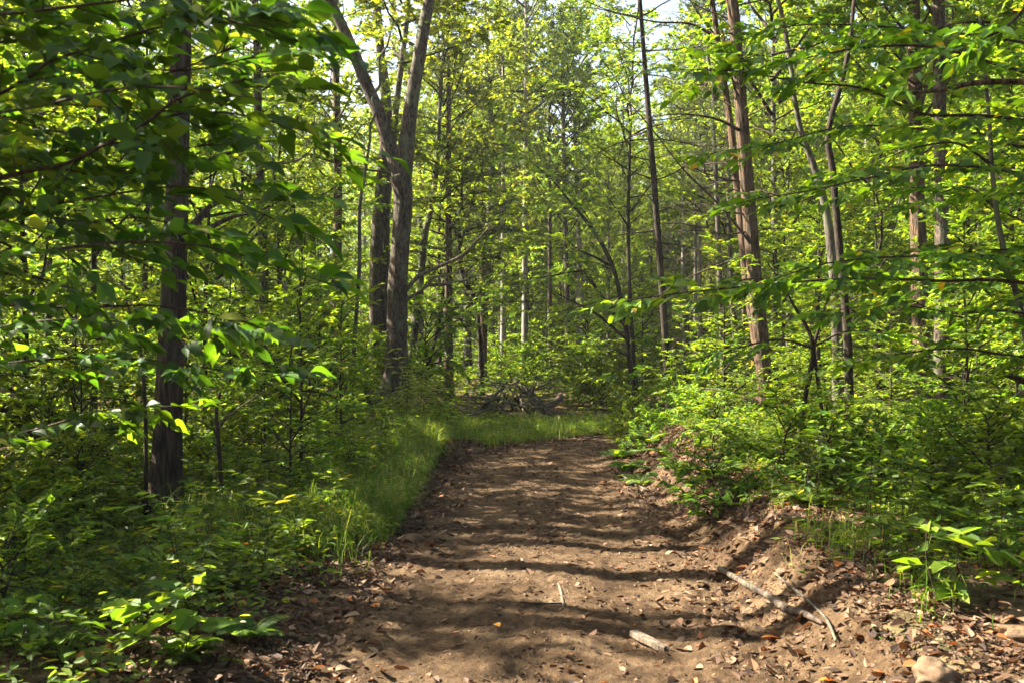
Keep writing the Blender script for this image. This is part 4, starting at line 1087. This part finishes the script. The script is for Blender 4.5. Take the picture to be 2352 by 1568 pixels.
for i, (p, y, s) in enumerate([(1640, 8.4, 0.42), (1800, 8.4, 0.42), (1900, 8.6, 0.4), (2020, 8.3, 0.4), (2140, 7.6, 0.42), (2270, 7.0, 0.42), (2400, 6.6, 0.45), (2210, 8.8, 0.45), (1830, 9.8, 0.4), (2330, 8.3, 0.5), (1640, 10.6, 0.36)]):
    tree(['bush1', 'bush0', 'bush2'][i % 3], (p - CX) * y / F, y, 'dark green bush spreading low over the right bank', 'dark bushes on the right bank', i * 1.7, (s * 1.25, s * 1.25, s * 1.0), 'leafy_bush', 'bush')
for i, (p, y, s) in enumerate([(60, 6.2, 0.36), (190, 8.2, 0.4), (-20, 7.8, 0.5), (110, 9.2, 0.5), (500, 10.8, 0.42), (250, 10.6, 0.5), (560, 12.5, 0.5), (660, 14, 0.5), (10, 5.2, 0.33), (770, 16.5, 0.55), (840, 19, 0.5)]):
    tree(['bush1', 'bush0'][i % 2], (p - CX) * y / F, y, 'low leafy bush in the undergrowth between the left edge and the grass verge', 'low bushes in the left undergrowth', i * 1.7, s * 1.3, 'leafy_bush', 'bush')

# ------------------------------------------------------------------ fallen leaves
lt = MB()
for box, n, f in (((-1.9, 2.3, 3.4, 19), 130000, lambda x, y, s: 0.16 + 0.7 * ss(0.65, 1.35, np.abs(s)) + 0.5 * np.exp(-(s / 0.28) ** 2) * ss(0.45, 0.6, 0.5 + fbm(x * 1.3, y * 1.3, 3, 95))),
                  ((-7, -1.3, 3.4, 14), 60000, lambda x, y, s: ss(1.2, 1.6, -s) * 0.8), ((1.4, 8, 3.6, 15), 60000, lambda x, y, s: ss(1.3, 1.7, s) * 0.8)):
    x, y, s, rg = scatter(n, f, box); m = len(x)
    z = gz(x, y) + rg.uniform(0.002, 0.022, m)
    az = rg.uniform(0, 6.28, m)
    d = np.stack([np.cos(az), np.sin(az), rg.normal(0, 0.25, m)], -1)
    L = (0.010 + 0.075 * rg.random(m) ** 3.4) * np.where(np.abs(s) < 0.7, 0.8, 1.0)
    lt.leaves(np.stack([x, y, z], -1), d, np.array([0, 0, 1.0]) + rg.normal(0, 0.33, (m, 3)), L, L * rg.uniform(0.4, 0.75, m), rg.uniform(-0.1, 0.35, m), rg.uniform(-0.35, 0.45, m), mat=0, shape=(0.25, 0.65, 1.0, 0.8))
tag(link('leaf_litter', lt.mesh('leaf_litter', [M['litter']])), kind='stuff')


def ground_at(px, py):
    """first point of the ground seen at that place in the photo"""
    ys_ = np.arange(2.5, 26, 0.02)
    a, b = px - CX, CY - py
    ct, st = math.cos(TILT), math.sin(TILT)
    k = ys_ / (F * ct - b * st)
    X = a * k; Z = CAMZ + (F * st + b * ct) * k
    g = gz(X, ys_)
    i = int(np.argmax(Z <= g))
    return np.array([X[i], ys_[i], g[i]])


def big_leaf(seed, L, wd):
    rg = np.random.default_rng(seed); mb = MB()
    mb.leaves(np.zeros((1, 3)) - np.array([[L / 2, 0, 0]]), np.array([[1.0, 0, 0.12]]), np.array([[0.1, 0.15, 1.0]]), L, wd, rg.uniform(0.15, 0.35), rg.uniform(0.1, 0.4), mat=0, hi=True)
    return mb


BL = [big_leaf(i, 0.11, 0.06) for i in range(4)]
BLo = [b.mesh('fallen_leaf', [M['orange_leaf']]) for b in BL]; BLb = [b.mesh('fallen_leaf', [M['litter']]) for b in BL]
for i, (px, py, lab) in enumerate([(197, 1533, 'orange fallen leaf standing up in the dark lower left corner'), (1692, 1327, 'bright orange leaf at the broken upper end of the fallen limb'),
                                   (1925, 1303, 'orange leaf on the grassy slope of the right bank'), (1772, 1478, 'curled reddish brown leaf right of the pale split board'),
                                   (1140, 1443, 'small orange leaf in the sun patch at the middle of the track'), (515, 1445, 'dull orange leaf on the dark earth of the left rim'),
                                   (1905, 1573, 'orange brown leaf at the bottom edge below the pale split board'), (860, 1400, 'reddish leaf on the left half of the track by the sun patch')]):
    w = ground_at(px, py); yd = float(w[1])
    o = small(BLo[i % 4], 'fallen_leaf', 'leaf', lab, None, float(w[0]), yd, 1.0 if i != 4 else 0.7, i * 2.1); o.location.z += 0.02
    if i == 0: o.rotation_euler = (0.9, -0.6, 0.3); o.location.z += 0.03
for i in range(60):
    y = prng.uniform(4.6, 9.5); s = prng.choice([-1, 1]) * prng.uniform(0.5, 1.5); x = float(np.interp(y, CL[:, 1], CL[:, 0])) + s
    o = small(BLb[i % 4], 'fallen_leaf', 'leaf', 'brown curled leaf lying on the clay along the track', 'brown leaves on the track', x, y, prng.uniform(0.7, 1.15), prng.uniform(0, 6.28))
    o.location.z += 0.012; o.rotation_euler = (prng.normal(0, 0.3), prng.normal(0, 0.3), prng.uniform(0, 6.28))


# ------------------------------------------------------------------ clods, stones, wood on the ground
def lump(seed, rx, ry, rz, rough=0.25, n=14):
    u = np.linspace(0.02, PI - 0.02, n); v = np.linspace(0, 2 * PI, 2 * n, endpoint=False)
    U, Vv = np.meshgrid(u, v, indexing='ij')
    X, Y, Z = np.sin(U) * np.cos(Vv), np.sin(U) * np.sin(Vv), np.cos(U)
    r = 1 + rough * 2 * fbm(X * 1.6 + seed * 3.1 + Z, Y * 1.6 + Z * 1.3, 3, seed) + 0.2 * rough * fbm(X * 6 + Z * 3, Y * 6 - Z * 2, 2, seed + 1)
    q = np.round(r * 5) / 5; r = 0.6 * r + 0.4 * q
    P = np.stack([X * r * rx, Y * r * ry, Z * r * rz], -1).reshape(-1, 3)
    m = 2 * n
    i = np.arange(n - 1)[:, None] * m; j = np.arange(m)[None]; k = (j + 1) % m
    Q = np.stack([i + j, i + m + j, i + m + k, i + k], -1).reshape(-1, 4)
    mb = MB(); mb.add(P, Q, np.stack([np.zeros(m - 2, int), np.arange(1, m - 1), np.arange(2, m)], -1), smooth=True)
    return mb


def stone_mat(name, a, b):
    m, nt, out = new_mat(name)
    n1 = noise(nt, coords(nt), 14, 5, 0.65)
    p = nt.nodes.new('ShaderNodeBsdfPrincipled'); p.inputs['Roughness'].default_value = 0.9; p.inputs['Specular IOR Level'].default_value = 0.15
    nt.links.new(ramp(nt, n1, [(0.3, a), (0.7, b)]), p.inputs['Base Color'])
    nt.links.new(bump(nt, noise(nt, coords(nt), 45, 5, 0.7), 0.8, 0.008), p.inputs['Normal'])
    nt.links.new(p.outputs[0], out.inputs[0])
    return m


M['clod'] = stone_mat('clay clod', (0.055, 0.034, 0.02), (0.14, 0.095, 0.056)); M['stone'] = stone_mat('buff stone', (0.06, 0.038, 0.022), (0.15, 0.10, 0.06))
gx, gy, gs, rg = scatter(130000, lambda x, y, s: 0.16 + 0.6 * ss(0.6, 1.4, np.abs(s)) * (1 - ss(1.8, 2.3, np.abs(s))) + 0.3 * np.exp(-(s / 0.3) ** 2), (-1.9, 2.2, 3.3, 15))
m = len(gx); rad = 0.003 + 0.014 * rg.random(m) ** 5
octa = np.array([(1, 0, 0), (0, 1, 0), (-1, 0, 0), (0, -1, 0), (0, 0, 0.8), (0, 0, -0.8)], float)
V = octa[None] * rg.uniform(0.6, 1.3, (m, 6, 1)) + rg.normal(0, 0.18, (m, 6, 3))
V = V * rad[:, None, None] + np.stack([gx, gy, gz(gx, gy) + rad * 0.3 + 0.004], -1)[:, None]
gb = MB(); o6 = np.arange(m)[:, None] * 6
gb.add(V.reshape(-1, 3), np.concatenate([o6 + np.array([[a_, b_, 4]]) for a_, b_ in ((0, 1), (1, 2), (2, 3), (3, 0))] + [o6 + np.array([[b_, a_, 5]]) for a_, b_ in ((0, 1), (1, 2), (2, 3), (3, 0))]), smooth=False)
tag(link('gravel', gb.mesh('gravel', [M['clod']])), kind='stuff')
CL_ME = [lump(40 + i, 0.05, 0.04, 0.028, 0.45, 9).mesh('clay_clod', [M['clod']]) for i in range(6)]
for i in range(75):
    y = math.exp(prng.uniform(math.log(4.6), math.log(13))); sd = prng.choice([-1, 1], p=[0.4, 0.6]); s = sd * prng.uniform(0.8, 1.75); x = float(np.interp(y, CL[:, 1], CL[:, 0])) + s
    o = small(CL_ME[i % 6], 'clay_clod', 'clod', 'crumbly brown clay clod lying along the rim of the track', 'clods along the track', x, y, prng.uniform(0.3, 0.95), prng.uniform(0, 6.28))
    o.rotation_euler = (prng.normal(0, 0.3), prng.normal(0, 0.3), prng.uniform(0, 6.28))


w = ground_at(2160, 1575)
o = link('boulder', lump(6, 0.13, 0.10, 0.07, 0.45, 26).mesh('boulder', [M['stone']]), None, (w[0], w[1], w[2] + 0.02)); o.rotation_euler = (0.2, 0.3, 0.5)
tag(o, 'pale buff rock half buried in sun at the bottom right corner', 'rock')
for px, py, s, lab in ((1092, 1040, 1.3, 'pale stone at the far left rim of the track by the grass verge'), (950, 1243, 1.0, 'flat stone on the left rim of the track below the bright grass'), (2340, 1470, 0.7, 'whitish stone near the right edge above the buff rock')):
    w = ground_at(px, py)
    o = link('stone', lump(int(px), 0.09, 0.07, 0.05, 0.35, 14).mesh('stone', [M['stone']]), None, (w[0], w[1], w[2] + 0.02)); o.scale = (s,) * 3
    tag(o, lab, 'stone')


def ground_stick(name, label, cat, pts, mat, lift=0.03, seg=10, bark=0.04, seed=1, group=None):
    P = []; r = []
    for px, py, wd in pts:
        w = ground_at(px, py); P.append(w + np.array([0, 0, lift])); r.append(wd * 0.5 * w[1] / F)
    Q = _smooth(np.column_stack([P, r]), 10)
    b = Q[0, :3].copy()
    mb = MB(); mb.tube(Q[:, :3] - b, np.maximum(Q[:, 3], 0.003), seg, bark=bark, seed=seed)
    return tag(link(name, mb.mesh(name, [M[mat]]), None, b), label, cat, group)


ground_stick('fallen_limb', 'thick weathered limb lying down the right bank of the track', 'branch', [(1652, 1316, 12), (1718, 1355, 15), (1762, 1382, 17), (1801, 1410, 19), (1845, 1428, 17), (1892, 1448, 8)], 'bark_oak', 0.035, 16, 0.08, 3)
ground_stick('fallen_branch', 'thin wavy gray branch lying beside the thick fallen limb', 'branch', [(1778, 1332, 4), (1808, 1358, 5), (1835, 1380, 6), (1885, 1424, 6), (1905, 1455, 7), (1920, 1490, 7)], 'bark_gray', 0.04, 8, 0.03, 4)
ground_stick('fallen_branch', 'gray root curving out of the bright grass onto the track', 'branch', [(868, 1232, 4), (882, 1210, 6), (895, 1200, 7), (915, 1192, 5), (928, 1190, 3)], 'dead', 0.03, 8, 0, 5)
ground_stick('fallen_branch', 'crooked gray stick across the top end of the visible track', 'branch', [(1330, 1020, 3), (1355, 1012, 4), (1378, 1008, 4), (1405, 1009, 3)], 'dead', 0.05, 6, 0, 6)
ground_stick('fallen_branch', 'short stick lying lengthwise in the middle of the track', 'branch', [(1282, 1345, 4), (1288, 1362, 7), (1292, 1385, 8), (1297, 1400, 5)], 'dead', 0.015, 8, 0, 7)
ground_stick('fallen_branch', 'pale twig in the sun where the right bank begins', 'branch', [(1415, 1085, 3), (1440, 1105, 5), (1462, 1120, 6), (1490, 1135, 4)], 'dead', 0.03, 6, 0, 8)
ground_stick('fallen_branch', 'thin straight twig across the middle of the track', 'branch', [(1195, 1388, 3), (1240, 1392, 4), (1290, 1392, 4)], 'bark_thin', 0.015, 6, 0, 9)

w = ground_at(1490, 1490)
mb = MB()
pl = np.array([(-0.155, 0.026), (-0.15, -0.022), (-0.05, -0.03), (0.06, -0.026), (0.10, -0.035), (0.165, -0.018), (0.15, 0.004), (0.17, 0.016), (0.11, 0.022), (0.02, 0.028)])
n = len(pl); th = 0.026
V = np.vstack([np.column_stack([pl, np.zeros(n)]), np.column_stack([pl * 0.97, np.full(n, th) + 0.004 * np.sin(np.arange(n) * 2.1)])])
i = np.arange(n); k = (i + 1) % n
mb.add(V, np.stack([i, k, n + k, n + i], -1), (n + i)[None, :], i[::-1][None, :], smooth=False)
o = link('split_board', mb.mesh('split_board', [M['dead']]), None, (w[0], w[1], w[2] + 0.035)); o.rotation_euler = (0.05, 0.03, R(-62))
tag(o, 'pale split board with a splintered end lying in the lower part of the track', 'board')

# two leaning dead logs at the sides
for lab, pts, Y, wd in (('dark rotten log leaning in the undergrowth near the left edge', [(-60, 900), (0, 932), (60, 985), (130, 1040), (215, 1085)], 9.5, 26), ('dark broken log jutting in at the right edge', [(2440, 895), (2390, 882), (2352, 874), (2320, 862), (2285, 852)], 8.0, 20)):
    Q = _smooth(np.array([at(a, b, Y) for a, b in pts]), 8); b0 = Q[0].copy()
    mb = MB(); mb.tube(Q - b0, np.linspace(wd, wd * 0.6, len(Q)) * 0.5 * Y / F, 18, bark=0.08, seed=int(wd))
    tag(link('dead_log', mb.mesh('dead_log', [M['bark_dark']]), None, b0), lab, 'log')

# ------------------------------------------------------------------ brush pile at the bend
rng = np.random.default_rng(9)
bx, by = float(at(1180, 940, 23.0)[0]), 23.0; bz = g1(bx, by) + 0.16
for i in range(100):
    a = rng.uniform(0, 6.28); q = rng.uniform(0, 1) ** 0.6
    st = np.array([bx + math.cos(a) * 0.75 * q, by + math.sin(a) * 0.8 * q, bz + 0.8 * (1 - q * q) * rng.uniform(0.5, 1.1)])
    az = a + rng.normal(0, 0.5); L = rng.uniform(0.5, 1.2)
    P = limb_path(rng, st, (math.cos(az), math.sin(az), rng.uniform(-0.85, -0.15) if i % 4 else 0.35), L, 7, 0.15, -0.06)
    P[:, 2] = np.maximum(P[:, 2], bz + 0.03)
    r0 = rng.uniform(0.012, 0.034)
    mb = MB(); mb.tube(P - P[0], np.linspace(r0, r0 * 0.4, 7), 6)
    A, D, l = sub_twigs(rng, P - P[0], 0.2, 0.3, 0.2, 0.7, 0.05, 0.3); mb.twigs(A, A + D * l[:, None], 0.005, 0.002)
    tag(link('dead_branch', mb.mesh('dead_branch', [M['bark_gray' if i % 3 else 'dead']]), None, P[0]), 'gray dead branch heaped in the brush pile at the bend', 'branch', 'branches of the brush pile')
for i in range(26):
    w = at(rng.uniform(1010, 1130), rng.uniform(945, 970), rng.uniform(23, 25)); z = g1(w[0], w[1]) + rng.uniform(0.05, 0.35)
    az = rng.choice([0, PI]) + rng.normal(0, 0.5); P = limb_path(rng, (w[0], w[1], z), (math.cos(az), math.sin(az), rng.uniform(-0.1, 0.3)), rng.uniform(0.5, 1.3), 7, 0.15, -0.03)
    mb = MB(); mb.tube(P - P[0], np.linspace(0.014, 0.005, 7), 6)
    A, D, l = sub_twigs(rng, P - P[0], 0.18, 0.35, 0.2, 0.7, 0.1, 0.3); mb.twigs(A, A + D * l[:, None], 0.005, 0.002)
    tag(link('dead_branch', mb.mesh('dead_branch', [M['dead']]), None, P[0]), 'tangled dead branch on the ground between the forked tree and the brush pile', 'branch', 'tangled branches left of the brush pile')
Q = np.array([at(1258, 935, 25), at(1275, 922, 25), at(1285, 915, 25), at(1290, 905, 25)])
mb = MB(); mb.tube(Q - Q[0], np.array([0.07, 0.08, 0.09, 0.09]), 14, bark=0.06)
tag(link('cut_log', mb.mesh('cut_log', [M['dead']]), None, Q[0]), 'short cut log end showing right of the brush pile', 'log')

# ------------------------------------------------------------------ far wood closing the view
rng = np.random.default_rng(15)
n = 90000
a = rng.uniform(-0.68, 0.68, n); d = rng.uniform(96, 125, n)
x = np.tan(a) * d; y = d
p = CX + F * x / y
top = np.interp(p, [0, 900, 1150, 1300, 1650, 1750, 2352], [24, 22, 15, 11, 11, 18, 22]) * (0.6 + 0.8 * vn(x * 0.13, y * 0.03, 5))
z = hgt(x, y) + top * rng.random(n) ** 0.8
fw = MB(); dv = rng.normal(0, 1, (n, 3)); L = rng.uniform(0.45, 0.95, n)
fw.leaves(np.stack([x, y, z], -1), dv, rng.normal(0, 1, (n, 3)), L, L * 0.7, 0.1, 0.1, mat=0)
tag(link('distant_woodland', fw.mesh('distant_woodland', [M['leaf_canopy']])), kind='stuff')

# ------------------------------------------------------------------ air
hb = MB()
x0, x1, y0, y1, z0, z1 = -150, 150, -60, 260, -4, 48
hb.add(np.array([(x, y, z) for z in (z0, z1) for y in (y0, y1) for x in (x0, x1)], float), np.array([[0, 2, 3, 1], [4, 5, 7, 6], [0, 1, 5, 4], [2, 6, 7, 3], [0, 4, 6, 2], [1, 3, 7, 5]]), smooth=False)
hm, nt, out = new_mat('haze')
pv = nt.nodes.new('ShaderNodeVolumePrincipled'); pv.inputs['Color'].default_value = (0.95, 0.97, 1.0, 1); pv.inputs['Density'].default_value = 0.0004; pv.inputs['Anisotropy'].default_value = 0.3
nt.links.new(pv.outputs[0], out.inputs['Volume'])
tag(link('haze', hb.mesh('haze', [hm])), kind='stuff')

# ------------------------------------------------------------------ light, sky, camera
SUN_EL, SUN_AZ = R(41), R(-75)                    # azimuth from +Y, negative = left
sd = Vector((math.sin(SUN_AZ) * math.cos(SUN_EL), math.cos(SUN_AZ) * math.cos(SUN_EL), math.sin(SUN_EL)))
sun = bpy.data.lights.new('sun', 'SUN'); sun.energy = 5.0; sun.angle = R(0.5); sun.color = (1.0, 0.91, 0.77)
so = bpy.data.objects.new('sun', sun); C.objects.link(so); so.rotation_euler = (-sd).to_track_quat('-Z', 'Y').to_euler()
wd = bpy.data.worlds.new('World'); bpy.context.scene.world = wd; wd.use_nodes = True
nt = wd.node_tree
sk = nt.nodes.new('ShaderNodeTexSky'); sk.sky_type = 'NISHITA'; sk.sun_disc = False; sk.sun_elevation = SUN_EL; sk.sun_rotation = SUN_AZ
bg = nt.nodes['Background']; bg.inputs[1].default_value = 0.05; sk.dust_density = 5; sk.ozone_density = 0.6; nt.links.new(sk.outputs[0], bg.inputs[0])

cam = bpy.data.cameras.new('camera'); co = bpy.data.objects.new('camera', cam); C.objects.link(co)
cam.sensor_width = 36; cam.lens = F / 2352 * 36; cam.clip_end = 600; cam.clip_start = 0.05
co.location = (0, 0, CAMZ); co.rotation_euler = (PI / 2 + TILT, 0, 0)
cam.dof.use_dof = True; cam.dof.focus_distance = 14; cam.dof.aperture_fstop = 5.6
sc = bpy.context.scene
sc.camera = co
sc.view_settings.view_transform = 'Standard'; sc.view_settings.look = 'None'; sc.view_settings.gamma = 1; sc.view_settings.exposure = 3.15
cy_ = sc.cycles
cy_.max_bounces = 6; cy_.diffuse_bounces = 3; cy_.glossy_bounces = 2; cy_.transmission_bounces = 5; cy_.transparent_max_bounces = 4
cy_.use_denoising = True; cy_.caustics_reflective = False; cy_.caustics_refractive = False
cy_.sample_clamp_indirect = 4
